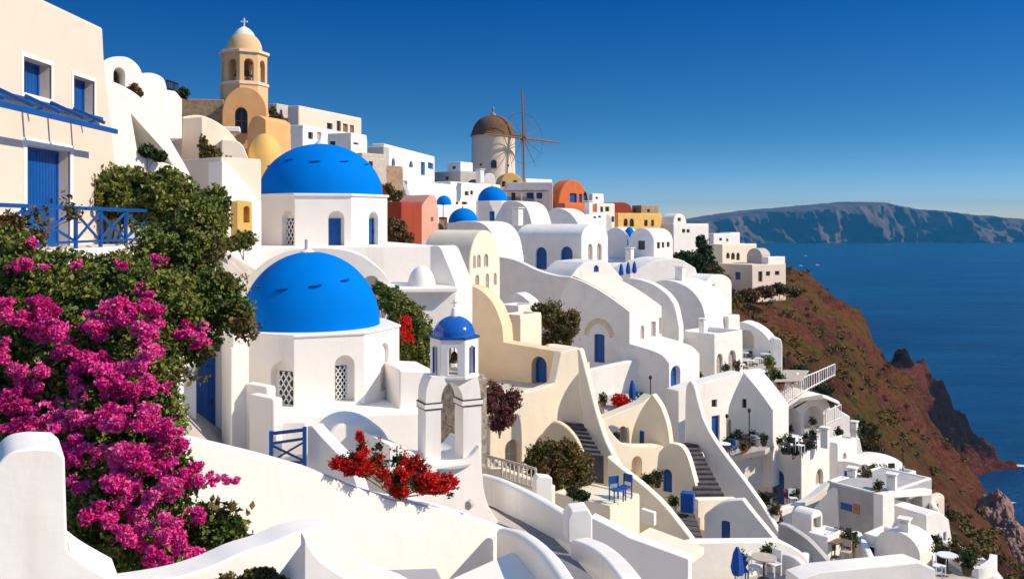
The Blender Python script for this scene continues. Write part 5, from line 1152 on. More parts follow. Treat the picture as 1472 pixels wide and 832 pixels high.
slab('long white roof slab wall along the bottom right edge', 1240, 31, 12, [(1148, 832), (1180, 822), (1320, 808), (1345, 818), (1345, 1000), (1148, 1000)], .9, 'W', name='roof_wall')
path_wall('slanting white stair wall below the grey-walled house', [P(1232, 762, 43.5), P(1240, 775, 42), P(1252, 800, 40), P(1262, 828, 38)], 2.2, .35, 'W')
path_wall('rounded white courtyard wall left of the slanting stair wall', [P(1150, 800, 40), P(1180, 776, 42), P(1205, 766, 43), P(1235, 763, 43.5)], 1.6, .35, 'W')
house('little white chimney block on the roof above the blue window house', 1248, 55, 668, 690, 1240, 1258, az=40, m='W', roof='none')
# painted blue and terracotta panels on the grey wall
pg = Pl(1269, 46.5, 38-90)
def wall_panel(label, x0, y0, x1, y1, m, nm='sign_board'):
    (a, z1_), (b_, z0_) = pg.uv(x0, y0), pg.uv(x1, y1); bm = bmesh.new(); bm_box(bm, pg, a, b_, z0_, z1_, -.05, -.006)
    return lab(link(nm, bm, M[m], None, .01, loc=pg.pt(a, z0_)), label, 'panel')
wall_panel('square blue panel hanging on the grey house wall', 1209, 721, 1225, 735, 'BL'); wall_panel('terracotta panel right of the square blue one on the grey wall', 1227, 723, 1236, 739, 'TR')

zc = P(772, 560, 43.5).z
pc = Pl(760, 43.5, 30)
def bk_(x, d):
    q = pc.hit(x, 560)-pc.n*d; return Vector((q.x, q.y, zc-.1))
flat('courtyard_floor', [bk_(690, .35), bk_(760, .35), bk_(800, .35), bk_(826, .35), bk_(822, 3.0), bk_(700, 4)], .3, 'PB', label='pale courtyard floor behind the cream retaining wall', cat='floor')
# ================================================================== UPPER AND DISTANT VILLAGE
dk = lambda x0, y0, x1, y1, a=0: Op('dark', x0, y0, x1, y1, arch=a)
house('long pale pink hotel block on the skyline right of the bell tower', 430, 89, 153, 210, 413, 520, az=68, m='C1', par=.1, ops=[('R', dk(470, 177, 478, 186)), ('R', dk(484, 174, 490, 189)), ('R', Op('wood', 493, 178, 500, 190)), ('R', Op('wood', 503, 180, 509, 191))])
house('white terrace house below the long pink skyline block', 436, 84, 184, 240, 416, 522, az=70, m='W', par=.3, ops=[('R', dk(443, 190, 450, 200)), ('R', Op('grey', 456, 190, 462, 201))])
house('small stone hut beside the bell tower bush', 398, 90, 150, 190, 385, 416, az=65, m='PB', par=.1, ops=[('R', Op('shut', 402, 158, 406, 164))])
house('white stepped block with a grey slit under the pink skyline block', 505, 83, 196, 250, 470, 528, az=68, m='W', ops=[('L', dk(474, 203, 482, 212)), ('R', dk(508, 205, 516, 208))])
house('rubble stone terrace house right above the upper blue dome', 520, 80, 225, 262, 500, 556, az=50, m='PB', ops=[('R', dk(530, 232, 536, 240)), ('L', dk(508, 232, 514, 240))])
house('brown stone terrace with pots beside the white long house', 540, 82, 240, 280, 515, 580, az=50, m='BR', par=.2)
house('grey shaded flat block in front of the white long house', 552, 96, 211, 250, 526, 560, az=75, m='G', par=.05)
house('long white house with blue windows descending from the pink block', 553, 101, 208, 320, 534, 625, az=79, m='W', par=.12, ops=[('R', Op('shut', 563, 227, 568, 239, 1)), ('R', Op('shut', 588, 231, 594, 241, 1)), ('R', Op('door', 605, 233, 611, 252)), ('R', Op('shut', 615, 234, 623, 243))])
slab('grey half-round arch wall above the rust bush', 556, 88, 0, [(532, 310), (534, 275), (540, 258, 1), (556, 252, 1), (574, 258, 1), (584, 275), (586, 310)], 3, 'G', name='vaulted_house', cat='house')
house('white house with two dark windows above the red house', 586, 92, 264, 330, 574, 650, az=70, m='W', ops=[('R', dk(591, 281, 597, 291)), ('R', dk(600, 281, 606.5, 291)), ('R', Op('shut', 609, 281, 619, 291, 1))])
house('grey flat roofed house below the windmill to its left', 662, 122, 246, 290, 600, 692, az=50, m='G', par=.05, ops=[('L', dk(640, 254, 645, 259)), ('R', dk(672, 258, 690, 268, .6))])
house('white cube on the grey flat roofed house', 662, 128, 236, 262, 643, 680, az=55, m='W', ops=[('L', dk(650, 239, 655, 243))])
house('broad white house with tiny windows left under the windmill', 648, 104, 262, 340, 600, 720, az=60, m='W', par=.1, ops=[('L', dk(611, 266, 620, 272)), ('L', dk(628, 264, 640, 277)), ('R', dk(668, 275, 674, 281)), ('R', dk(676, 274, 680, 280)), ('R', dk(655, 290, 659, 294)), ('R', dk(664, 290, 672, 294))])
slab('white rounded hump house right against the windmill foot', 700, 126, 20, [(690, 275), (692, 262), (697, 252, 1), (704, 249, 1), (711, 254, 1), (713, 275)], 3, 'W', name='vaulted_house', cat='house')
apse('tiny blue half dome on the white house above the salmon gable', 638, 293, 96, 11, 281, 'BD', name='dome', cat='dome', down=.1)
# red and salmon houses
house('brick red house with a dark shaded side right of the upper dome', 577, 69, 291, 400, 556, 607, az=62, m='RD', par=.06)
slab('salmon pink pointed gable behind the brick red house', 616, 76, 52, [(604, 345), (604, 305, 1), (609, 292, 1), (618, 280), (626, 283, 1), (629, 300), (630, 345)], 3, 'PK', [Op('wood', 619, 312, 623, 318)], name='gable_house', cat='house')
house('white wall block with a brown door beside the small blue domes', 630, 82, 296, 350, 620, 660, az=65, m='W', ops=[('R', Op('wood', 631, 312, 643, 334))])
shrub('rust and pink bush in front of the brick red house', [(572, 335, 62, 16, 18), (562, 325, 62, 10, 14), (585, 345, 62, 10, 12), (565, 350, 62, 16, 8)], 5200, .16, 'rust', seed=61)
shrub('orange flecked bush under the grey arch wall', [(556, 275, 80, 14, 12), (570, 282, 80, 14, 9), (545, 270, 80, 8, 8)], 3200, .18, 'leafo', seed=62, flowers=('redfl', [(548, 270, 78, 4, 4), (552, 278, 78, 3, 3)], 90, .2))
# small blue domed churches
def church(label, px, yb, Y, rpx, yt, ydr, m='W', ops=()):
    c_ = P(px, 320, Y); r_ = rpx/F*Y; zb = (HZ-yb)/F*Y; zt = (HZ-yt)/F*Y; t_ = thing('chapel', label, 'chapel', Vector((c_.x, c_.y, (HZ-ydr)/F*Y)))
    drum('walls', c_, r_*1.12, -10, 8, (HZ-ydr)/F*Y-2, zb, m, t_, {0: list(ops)}, .05)
    b = bmesh.new(); bm_lathe(b, c_+Vector((0, 0, zb)), [(r_, -.05)]+dome_prof(r_, zt-zb, 14), 40); link('dome', b, M['BD'], t_, sharp=60)
    b = bmesh.new(); bm_lathe(b, c_+Vector((0, 0, zt-.05)), [(.14, 0), (.1, .2), (0, .35)], 8); link('finial', b, M['W'], t_)
church('small chapel with a low blue dome behind the cream vaulted house', 666, 320, 82, 21.5, 299, 345)
church('small chapel with a blue dome and a tall white drum under the windmill', 708, 289, 92, 21.5, 268, 330, ops=[Op('door', 702, 304, 711, 322)])
slab('grey shaded vault end right of the tall-drummed chapel', 745, 90, -25, [(716, 350), (716, 296), (728, 289, 1), (746, 290, 1), (758, 300, 1), (766, 325), (768, 350)], 5, 'W', name='vaulted_house', cat='house')
# windmill
c = P(709, 320, 152); zz = lambda y, Y=152: (HZ-y)/F*Y
t = thing('windmill', 'old round windmill with a brown cap and bare wooden sails on the skyline', 'windmill', Vector((c.x, c.y, zz(265))))
M['MW'] = mat('windmill_plaster', (.80, .66, .52), var=.05, scale=.6, bump=.015, stain=(.5, .4, .32), stain_amt=.5)
r = 31/F*152; bm = bmesh.new(); bm_lathe(bm, c, [(r*1.04, zz(290)), (r*1.02, zz(255)), (r, zz(198)), (r*1.03, zz(196)), (r*1.03, zz(194)), (0, zz(194))], 48); link('tower', bm, M['MW'], t, sharp=50)
bm = bmesh.new(); h = zz(166)-zz(195); bm_lathe(bm, c+Vector((0, 0, zz(195))), [(r*1.07, -.15), (r*1.05, 0)]+[(r*math.cos(a_)**.9, h*math.sin(a_)) for a_ in [.2, .4, .6, .8, 1.0, 1.2, 1.4, 1.5]]+[(0, h)], 48); link('cap', bm, M['TH'], t, sharp=60)
bm = bmesh.new(); bm_lathe(bm, c+Vector((0, 0, zz(167))), [(.5, 0), (.4, .35), (.15, .6), (.14, 1.1), (.22, 1.25), (.12, 1.45), (0, 1.7)], 12); link('finial', bm, M['BR'], t)
pw = Pl(709, 152-r+.02, 8)
for x0, y0, x1, y1, a_ in ((706.5, 232, 714.5, 243.5, 1), (691, 237, 694, 240, 0), (729, 238, 731.5, 241, 0)):
    az_ = math.degrees(math.asin(max(-1, min(1, ((x0+x1)/2-709)/31)))); d = Vector((math.sin(R(az_)), -math.cos(R(az_)), 0)); q = c+d*(r*1.005)
    pl = Pl(o=Vector((q.x, q.y, 0)), n=d, t=Vector((math.cos(R(az_)), math.sin(R(az_)), 0))); w_ = (x1-x0)/F*152/2
    bm = bmesh.new(); bm_prism(bm, pl, arch_uv(-w_, zz(y1), w_, zz(y0), a_), -.10, .25); link('window', bm, M['DK'], t)
hub = P(752, 199, 149); ax = Vector((math.sin(R(38)), -math.cos(R(38)), .08)).normalized()
base = c+Vector((0, 0, zz(191)))
bm = bmesh.new(); bm_tube(bm, [base, hub+ax*.8], .24, 10, .14); link('axle', bm, M['WD'], t)
sx = ax.cross(UP).normalized()*-1; sz = ax.cross(sx).normalized(); sz = sz if sz.z > 0 else -sz
for k in range(4):
    a = R(2+90*k); d = sx*math.sin(a)*1+sz*math.cos(a); L = 7.9
    bm = bmesh.new(); bm_tube(bm, [hub+ax*.1, hub+d*L], .2, 6, .12); bm_tube(bm, [hub+ax*.1+d.cross(ax)*.35, hub+d*L*.94+d.cross(ax)*.38], .05, 5)
    for q in range(1, 8): p_ = hub+d*L*q/8; bm_tube(bm, [p_, p_+d.cross(ax)*.4], .03, 4)
    link('sail', bm, M['WD'], t)
for k in range(12):
    if k % 3 == 0: continue
    a = R(2+30*k); d = sx*math.sin(a)+sz*math.cos(a); bm = bmesh.new(); bm_tube(bm, [hub, hub+d*(4.6+.6*(k % 2))], .08, 5, .04); link('spar', bm, M['WD'], t)
bm = bmesh.new()
pr = [hub+(sx*math.sin(R(2+30*k))+sz*math.cos(R(2+30*k)))*4.3 for k in range(12)]+[hub+sz.cross(ax)*0+(sx*math.sin(R(2))+sz*math.cos(R(2)))*4.3]; bm_tube(bm, pr, .02, 4); link('rigging', bm, M['MT'], t)
# round the windmill
slab('little ochre chapel with two dark arches at the windmill foot', 736, 140, 12, [(718, 285), (719, 264), (723, 254, 1), (735, 248, 1), (747, 254, 1), (752, 264), (753, 285)], 4, 'YE', [Op('dark', 721, 260, 727.5, 268.5, arch=1), Op('dark', 736.5, 259, 744.5, 268.5, arch=1)], name='chapel', cat='chapel')
house('low white skyline house with a row of dark windows right of the ochre chapel', 756, 150, 257, 285, 750, 794, az=42, m='W', par=.05, ops=[('R', dk(757, 262, 760, 267)), ('R', dk(763, 262, 768, 267)), ('R', dk(774, 262, 779, 268)), ('R', dk(783, 263, 788, 268))])
t = thing('pergola', 'mauve flat pergola terrace left of the orange house', 'pergola', P(760, 300, 112))
pq = Pl(740, 112, 5)
def bxp(nm, x0, y0, x1, y1, d0, d1, m, par): 
    (a, v1), (b_, v0) = pq.uv(x0, y0), pq.uv(x1, y1); b = bmesh.new(); bm_box(b, pq, a, b_, v0, v1, d0, d1); return link(nm, b, M[m], par, .02)
bxp('roof', 727, 270, 792, 273.5, 0, 5, 'LG', t)
for x in (728, 750, 770, 790): bxp('post', x-1, 273.5, x+1, 300, .1, .4, 'LG', t)
bxp('parapet', 742, 290, 780, 300, .5, .8, 'LG', t)
slab('mauve back wall with two blue windows inside the pergola terrace', 760, 117.5, 5, [(727, 262), (795, 262), (795, 320), (727, 320)], 2, 'LG', [Op('shut', 757, 277, 767, 285.5), Op('shut', 771, 277, 779.5, 285.5), Op('dark', 735, 277, 741, 290)], name='house', cat='house')
house('orange house with a rounded gable and three blue shutters', 803, 118, 257, 340, 787, 846, az=52, m='OR', roof='vaultR', rise=1.0, ops=[('R', Op('shut', 819, 278, 829, 291)), ('R', Op('shut', 832, 279, 836.5, 291)), ('R', Op('shut', 838.7, 279, 844, 291))])
house('orange terrace block in front of the rounded orange gable', 812, 112, 292, 330, 800, 856, az=55, m='OR', par=.03)
house('tumbled white roofs on the skyline right of the orange house', 852, 128, 278, 310, 846, 868, az=55, m='W', par=.1, ops=[('R', dk(856, 283, 860, 286))])
slab('grey shaded low vault below the orange terrace', 800, 103, -22, [(780, 345), (781, 312), (790, 302, 1), (804, 299, 1), (820, 306, 1), (832, 322), (834, 345)], 5, 'W', name='vaulted_house', cat='house')
house('white roofs and steps between the pergola and the grey low vault', 768, 104, 305, 345, 758, 786, az=45, m='W', par=.15, ops=[('L', dk(760, 298, 764, 303)), ('R', Op('shut', 783, 314, 786, 320))])
house('white house below the orange terrace block', 838, 108, 306, 350, 822, 872, az=52, m='W', par=.1, ops=[('R', dk(853, 311, 857, 314)), ('R', dk(860, 310, 864, 313))])
house('grey-sided low vault right below the orange terrace', 866, 112, 308, 345, 848, 880, az=55, m='G', roof='vaultR', rise=.8)
house('cream house with dark tattered openings above the yellow house', 858, 124, 292, 320, 854, 884, az=45, m='C', par=.05, ops=[('R', dk(863, 297, 867, 305)), ('R', dk(870, 297, 876, 304)), ('R', dk(872, 311, 876, 319)), ('R', dk(879, 311, 883, 319))])
slab('bright red rounded house on the skyline', 892, 136, 30, [(880, 325), (880, 298), (884, 292, 1), (898, 291, 1), (906, 295, 1), (909, 302), (909, 325)], 4, 'RD', name='house', cat='house')
house('brown stone ruin on the skyline behind the yellow house', 922, 138, 297, 325, 908, 947, az=45, m='BR', par=.2, ops=[('L', dk(911, 300, 914, 305)), ('R', dk(930, 301, 934, 305))])
house('yellow house with dark arched windows on the right ridge', 888, 128, 307, 345, 880, 951, az=35, m='YE', par=.08, ops=[('R', dk(896.5, 314, 902.5, 325, 1)), ('R', dk(905, 314, 911.5, 325.5, 1)), ('R', dk(926, 316, 931, 325)), ('R', dk(936, 316, 940, 325))])
house('white rounded house right of the yellow house', 968, 132, 307, 350, 950, 987, az=45, m='W', roof='vaultR', rise=.9, ops=[('R', dk(974, 313, 979, 318))])
house('white house with two square dark windows on the right ridge', 968, 124, 323, 375, 955, 1019, az=40, m='W', par=.15, ops=[('R', dk(980.5, 329, 985, 334.5)), ('R', dk(987, 329.5, 991.5, 334.5)), ('R', dk(1000, 340, 1003, 344))])
house('far white flat house near the end of the right ridge', 1026, 146, 337, 375, 1012, 1061, az=40, m='W', par=.15, ops=[('R', dk(1034, 342, 1038, 346)), ('R', dk(1044, 343, 1047, 347)), ('L', dk(1016, 342, 1020, 346))])
house('far white block behind the cream arcade house', 1050, 150, 335, 365, 1034, 1064, az=40, m='W', par=.1)
house('cream arcade house with three dark arches above the big cliff house', 1038, 138, 352, 395, 1020, 1088, az=35, m='C', par=.1, ops=[('R', dk(1044, 363, 1049, 371.5, 1)), ('R', dk(1051, 363, 1056.5, 373, 1)), ('R', dk(1058.5, 363, 1063.5, 374, 1))])
house('big cliff-end house with a grey shaded wall and a cream lit front', 1081, 130, 381, 416, 1030, 1130, az=38, m='C1', par=.05, ops=[('L', Op('bluewin', 1057, 391, 1064.5, 402)), ('R', dk(1101, 390, 1107, 396.5)), ('R', dk(1114, 389.5, 1120.5, 395.5)), ('R', dk(1090, 390, 1096, 405))])
house('grey half-barrel roof room on the big cliff-end house', 1095, 135, 357, 385, 1073, 1108, az=38, m='PB', roof='vaultL', rise=.9)
house('white rooftop block at the far end of the cliff-end house', 1104, 133, 370, 392, 1094, 1129, az=38, m='W', par=.05)
# houses around the blue pool
house('white vaulted house with a grey arched end and three dark side windows', 940, 103, 328, 395, 904, 968, az=46, m='W', roof='vaultL', rise=.9, ops=[('L', dk(916.5, 346, 927, 359)), ('R', dk(944.5, 348, 949, 357)), ('R', dk(951.5, 348, 955, 356)), ('R', dk(958.5, 347, 962.5, 355))])
apse('blue barrel dome peeking left of the grey arched house', 905, 345, 108, 8.5, 326, 'BD', name='dome', cat='dome', down=.6)
slab('grey shaded vault above the pool terrace', 885, 108, -25, [(862, 385), (864, 345), (874, 331, 1), (888, 327, 1), (903, 338, 1), (911, 356), (911, 385)], 5, 'W', name='vaulted_house', cat='house')
house('low white terrace block carrying the blue pool', 930, 96, 378, 420, 868, 985, az=48, m='W', roof='none')
bm = bmesh.new(); q = [Z(872, 377, -4.2), Z(905, 376, -4.2), Z(934, 368.5, -4.2), Z(925, 365, -4.2), Z(880, 366, -4.2)]; z = q[0].z
lab(link('pool', (lambda b: (bm_poly(b, [Vector((p_.x, p_.y, z)) for p_ in q]), b)[1])(bm), M['PL'], None, loc=Vector((q[0].x, q[0].y, z))), 'small bright blue swimming pool on a white terrace', 'pool')
flat('terrace', [Z(866, 378.5, -4.25), Z(907, 377.5, -4.25), Z(940, 369, -4.25), Z(930, 364, -4.25), Z(870, 365, -4.25)], .5, 'W', label='white rim terrace round the small blue pool', cat='terrace')
slab('white flowing roof between the pool and the thick arch wall', 930, 90, 20, [(905, 395), (925, 382, 1), (950, 373, 1), (975, 372, 1), (1000, 385), (1010, 420), (905, 420)], 5, 'W', name='roof_block', cat='house')
# trees on the ridge slope
for i, (lb, bl, n, m_) in enumerate([
  ('dense dark green tree group below the two-window house', [(985, 372, 112, 20, 12), (970, 378, 112, 14, 9), (1000, 378, 112, 14, 12)], 6000, 'leafd'),
  ('tall dark cypress-like tree beside the grey cliff-end wall', [(1012, 365, 118, 12, 18), (1018, 385, 118, 12, 20), (1008, 348, 119, 8, 10)], 6000, 'leafd'),
  ('olive bush spreading under the dark trees on the ridge slope', [(1030, 405, 112, 18, 16), (1045, 425, 110, 14, 14), (1025, 390, 114, 14, 10)], 6000, 'leafo'),
  ('rust and green scrub bush below the cliff-end house', [(1075, 425, 122, 20, 10), (1100, 420, 125, 16, 9), (1055, 432, 118, 14, 10)], 5200, 'rust'),
  ('low olive scrub bush at the cliff brow right of the cliff-end house', [(1120, 415, 128, 14, 8), (1140, 420, 132, 12, 7)], 3500, 'leafo'),
  ('dark scrub bush beside the cliff terrace awning', [(1120, 520, 92, 8, 12), (1185, 560, 92, 14, 10), (1150, 530, 100, 14, 6)], 3500, 'leafd'),
  ('dark hedge bush behind the arcaded cliff house', [(1232, 640, 82, 10, 22), (1245, 655, 82, 10, 22), (1238, 615, 84, 8, 14)], 5000, 'leafd'),
  ('dry pale bush on the slope edge near the domed cliff-foot house', [(1255, 625, 80, 10, 18), (1262, 650, 80, 8, 14)], 3200, 'leafo')]):
    shrub(lb, bl, n, .30 if bl[0][2] > 105 else .24, m_, seed=80+i, name='tree' if 'tree' in lb else 'shrub', cat='tree' if 'tree' in lb else 'shrub', shell=.35)
# ================================================================== SMALL THINGS
def pot(label, px, py, Y, s=1.0, leaf='leafd', group=None, flower=None):
    s *= .68; rr_ = random.Random(int(px*31+py)); 
    c_ = P(px, py, Y); t_ = thing('potted_plant', label, 'potted plant', c_, group); b = bmesh.new()
    bm_lathe(b, c_, [(.0, 0), (.14*s, 0), (.2*s, .28*s), (.22*s, .3*s), (.22*s, .34*s), (.17*s, .33*s), (0, .3*s)], 14); link('pot', b, M[rr_.choice(['TR', 'TR', 'W', 'BZ', 'PB'])], t_, sharp=40)
    cc = c_+Vector((0, 0, .55*s)); leaf_obj('foliage', blob_pts([(tuple(cc), (.34*s, .34*s, .36*s))], 420, int(px*7+py), shell=.2), .11*s, M[leaf], t_, int(px))
    if flower: leaf_obj('flowers', blob_pts([(tuple(cc), (.36*s, .36*s, .36*s))], 160, int(px*3+py), shell=.7), .08*s, M[flower], t_, int(px)+1)
    return t_
def table(label, px, py, Y, m='WP', s=1.0):
    c_ = P(px, py, Y); t_ = thing('table', label, 'table', c_); b = bmesh.new(); bm_lathe(b, c_, [(0, .70*s), (.42*s, .70*s), (.42*s, .745*s), (0, .745*s)], 20); link('table_top', b, M[m], t_, .005)
    b = bmesh.new(); bm_lathe(b, c_, [(0, 0), (.22*s, 0), (.2*s, .03), (.03, .06), (.03, .70*s), (0, .70*s)], 12); link('leg', b, M['MT'], t_); return t_
def chair(label, px, py, Y, rz, m='BL', group=None):
    c_ = P(px, py, Y); t_ = thing('chair', label, 'chair', c_, group); ca, sa = math.cos(rz), math.sin(rz); pl = Pl(o=c_.copy(), n=Vector((sa, -ca, 0)), t=Vector((ca, sa, 0)))
    b = bmesh.new(); bm_box(b, pl, -.22, .22, .42, .46, -.21, .21); link('seat', b, M[m], t_, .01)
    b = bmesh.new(); bm_box(b, pl, -.21, .21, .60, .90, .2, .23); link('backrest', b, M[m], t_, .01)
    for u in (-.19, .19):
        for d, h in ((-.18, .42), (.19, .88)): b = bmesh.new(); bm_box(b, pl, u-.02, u+.02, 0, h, d-.02, d+.02); link('leg', b, M[m], t_, .004)
    return t_
def parasol(label, px, py, Y, h=2.3, m='CL'):
    h *= .8
    c_ = P(px, py, Y); t_ = thing('parasol', label, 'parasol', c_); b = bmesh.new(); bm_tube(b, [c_, c_+Vector((0, 0, h))], .03, 8); link('pole', b, M['WP'], t_)
    b = bmesh.new(); rings = []
    for k, (r_, z_) in enumerate(((.16, .75), (.21, 1.1), (.17, 1.5), (.13, 1.9), (.04, 2.25))):
        rings.append([b.verts.new(c_+Vector((r_*(1+.22*(j % 2))*math.cos(j*.524), r_*(1+.22*(j % 2))*math.sin(j*.524), z_*h/2.3))) for j in range(12)])
    for i in range(4):
        for j in range(12): b.faces.new((rings[i][j], rings[i][(j+1) % 12], rings[i+1][(j+1) % 12], rings[i+1][j]))
    b.faces.new(rings[0][::-1]); b.faces.new(rings[-1]); link('canopy', b, M[m], t_); return t_
def fence(label, a, b_, n, h=1.0, m='WP', name='railing', wood=False):
    t_ = thing(name, label, name, a.copy())
    for zz_ in (h, .12*h):
        b = bmesh.new(); bm_tube(b, [a+Vector((0, 0, zz_)), b_+Vector((0, 0, zz_))], .045, 6); link('rail', b, M[m], t_)
    for i in range(n+1):
        p = a.lerp(b_, i/n); b = bmesh.new(); r_ = .05 if i % 4 == 0 else .03; bm_tube(b, [p, p+Vector((0, 0, h))], r_, 6); link('baluster', b, M[m], t_)
    return t_
fence('pale railing with upright balusters along the cliff terrace', P(1116, 590, 66.5), P(1163, 560, 68.5), 16, 1.15)
fence('second pale railing running back under the cloth awning', P(1163, 560, 68.5), P(1200, 540, 84), 12, 1.1)
fence('short pale railing on the arcaded cliff house balcony', P(1187, 612, 67.4), P(1209, 602, 68.2), 7, 1.1)
fence('pale weathered fence beside the round orange-flecked bush', P(700, 684, 33), P(770, 706, 30), 12, .75, 'PB', name='fence')
fence('thin railing on the rooftop left of the bell tower', P(240, 128, 52), P(256, 134, 50), 6, .5, 'MT')
slab('squat white post standing at the end of the pale weathered fence', 780, 28, 15, [(770, 690), (774, 684), (794, 686), (795, 722), (770, 720)], .4, 'W2', name='post', cat='post')
slab('long cream wall behind the pale weathered fence', 850, 31, -18, [(694, 672), (720, 674), (795, 700), (795, 740), (694, 720)], .3, 'C', name='low_wall')
# flower terrace
shrub('red flowering bush on the flower terrace above the cream wall', [(893, 576, 57, 11, 9)], 500, .12, 'leafd', seed=101, flowers=('redfl', [(890, 575, 56.6, 11, 9), (900, 578, 56.6, 8, 6)], 1000, .12))
parasol('closed blue parasol on the flower terrace', 909, 587, 57)
pot('potted plant at the left end of the flower terrace', 867, 585, 57.5, 1.5); pot('potted plant right of the blue parasol on the flower terrace', 922, 580, 57, 1.2)
chair('blue chair next to the red flowering bush', 915, 584, 56.8, .4)
for i, (px, py) in enumerate(((893, 404), (903, 402), (912, 401))): parasol(['left closed blue parasol of the pool terrace', 'middle closed blue parasol of the pool terrace', 'right closed blue parasol of the pool terrace'][i], px, py, 88, 2.2)
# courtyard furniture
pot('potted plant left of the arched blue front door', 1099, 728, 52.5, 1.5); pot('small flowering pot right of the arched blue front door', 1134, 722, 52, 1.3, flower='magenta'); pot('potted plant at the corner of the arched door courtyard', 1144, 719, 51.8, 1.2)
pot('big potted plant under the tall gable', 1062, 640, 55.6, 1.6); pot('potted plant in the left corner of the gable terrace', 1052, 642, 56.2, 1.4); pot('potted plant at the outer edge of the gable terrace', 1098, 641, 54.5, 1.3)
chair('blue chair at the left side of the white gable terrace table', 1030, 655, 53.2, .5); chair('blue chair at the right side of the white gable terrace table', 1050, 653, 53.4, -1.2)
table('round white table between the two blue chairs under the gable', 1040, 655, 53.3)
table('dark topped table near the gable wall', 1076, 645, 54.6, 'MT'); chair('white chair beside the dark topped table', 1085, 645, 54.8, 2.6, 'WP')
for i, (px, py) in enumerate(((1122, 644), (1133, 640), (1145, 645), (1158, 638), (1168, 634))):
    pot(['leftmost', 'second from left', 'middle', 'second from right', 'rightmost'][i]+' pot in the row on the roof of the corner house', px, py, 54.8+i*.4, 1.25, group='pots in a row on the corner house roof')
# cafe terrace
k = 0
for px, py, Y in ((1064, 536, 73), (1078, 530, 75), (1092, 527, 76), (1070, 518, 80), (1086, 514, 82), (1100, 520, 79)):
    nm = ['front left', 'front middle', 'front right', 'back left', 'back middle', 'back right'][k]; table(nm+' white cafe table on the grey cliff terrace', px, py, Y); chair('dark chair beside the '+nm+' cafe table', px+7, py, Y+.2, k*1.1, 'MT'); k += 1
pot('tall plant at the corner of the cafe terrace', 1106, 534, 73, 2.2, 'leaf'); pot('bushy plant above the three blue shutters', 1112, 556, 68, 2.6, 'leaf'); pot('plant pot left under the cloth awning', 1122, 560, 67.5, 2.2)
table('white table under the cloth awning', 1140, 556, 69); chair('white chair under the cloth awning', 1150, 553, 69.5, .8, 'WP')
# arcades
pot('pot inside the left deep arch of the cliff house', 1134, 626, 67.4, 1.4); pot('pot inside the right deep arch of the cliff house', 1168, 616, 67.4, 1.4); pot('pot at the stepped corner of the cliff house', 1206, 634, 67, 1.6)
# cream courtyards
pot('leafy pot in front of the tall arched niche', 905, 706, 46.5, 1.7, 'leaf'); pot('pot on the cream wall left of the arched niche', 893, 690, 45.5, 1.2); pot('pot beside the slim blue window of the cream courtyard', 945, 700, 46, 1.5, flower='purple')
pot('pot at the foot of the blue cabinet', 936, 703, 45.4, 1.3); chair('blue chair in the cream walled terrace box', 886, 720, 34, .4); chair('second blue chair in the cream terrace box beside the wall', 898, 716, 34.6, -.8)
pot('low pot with grasses at the door of the white diagonal house', 995, 636, 51.4, .9)
pot('spiky plant on the wall corner below the corner house courtyard', 1115, 748, 48.6, 1.6, 'leafo')
# furniture terrace at the bottom
table('wooden table on the semicircular furniture terrace', 1098, 832, 33, 'AW', 1.1); chair('white chair left of the wooden table on the furniture terrace', 1086, 830, 33.3, 1.0, 'WP'); chair('white chair right of the wooden table on the furniture terrace', 1112, 826, 33.4, -1.0, 'WP')
pot('potted shrub on the left rim of the furniture terrace', 1066, 822, 34.2, 1.3); pot('potted shrub at the back of the furniture terrace', 1104, 812, 34.6, 1.4); chair('blue chair on the furniture terrace rim', 1066, 836, 33.2, 0); parasol('closed dark blue parasol near the bottom edge', 1060, 845, 32.5, 1.9)
flat('terrace', [P(1045, 870, 31), P(1060, 832, 34), P(1100, 815, 35.5), P(1150, 820, 35), P(1168, 870, 31)], .3, 'PB', label='grey paved half-round furniture terrace at the bottom', cat='terrace')
# lower right
for i, (px, py, Y, lb) in enumerate(((1208, 790, 42, 'dark pot inside the rounded courtyard wall'), (1222, 792, 42, 'bushy pot beside the slanting stair wall'), (1256, 690, 54, 'long haired plant on the roof of the blue window house'), (1270, 694, 52, 'pot on the front roof edge of the blue window house'),
   (1375, 806, 39, 'pot on the lower right stone terrace beside the curled planter'), (1390, 826, 37, 'large pot in front of the curled planter'), (1352, 812, 39.5, 'grey-green pot on the lower right terrace'))): pot(lb, px, py, Y, 1.7, 'leafd' if i % 2 else 'leafo')
t = table('white square-legged table inside the rounded courtyard wall', 1200, 800, 41.2, 'WD'); chair('dark chair in the rounded courtyard', 1190, 798, 41.5, .7, 'MT'); chair('wicker coloured chair at the slanting stair wall', 1216, 806, 40.6, -.6, 'AW')
table('white table on the lower right stone terrace', 1362, 822, 38.2); chair('white lounge chair on the lower right stone terrace', 1350, 828, 37.6, .8, 'WP')
house('small pale shed at the cliff corner below the white curved tower', 1416, 120, 765, 790, 1408, 1428, az=30, m='PB', name='shed', cat='shed', par=.05)
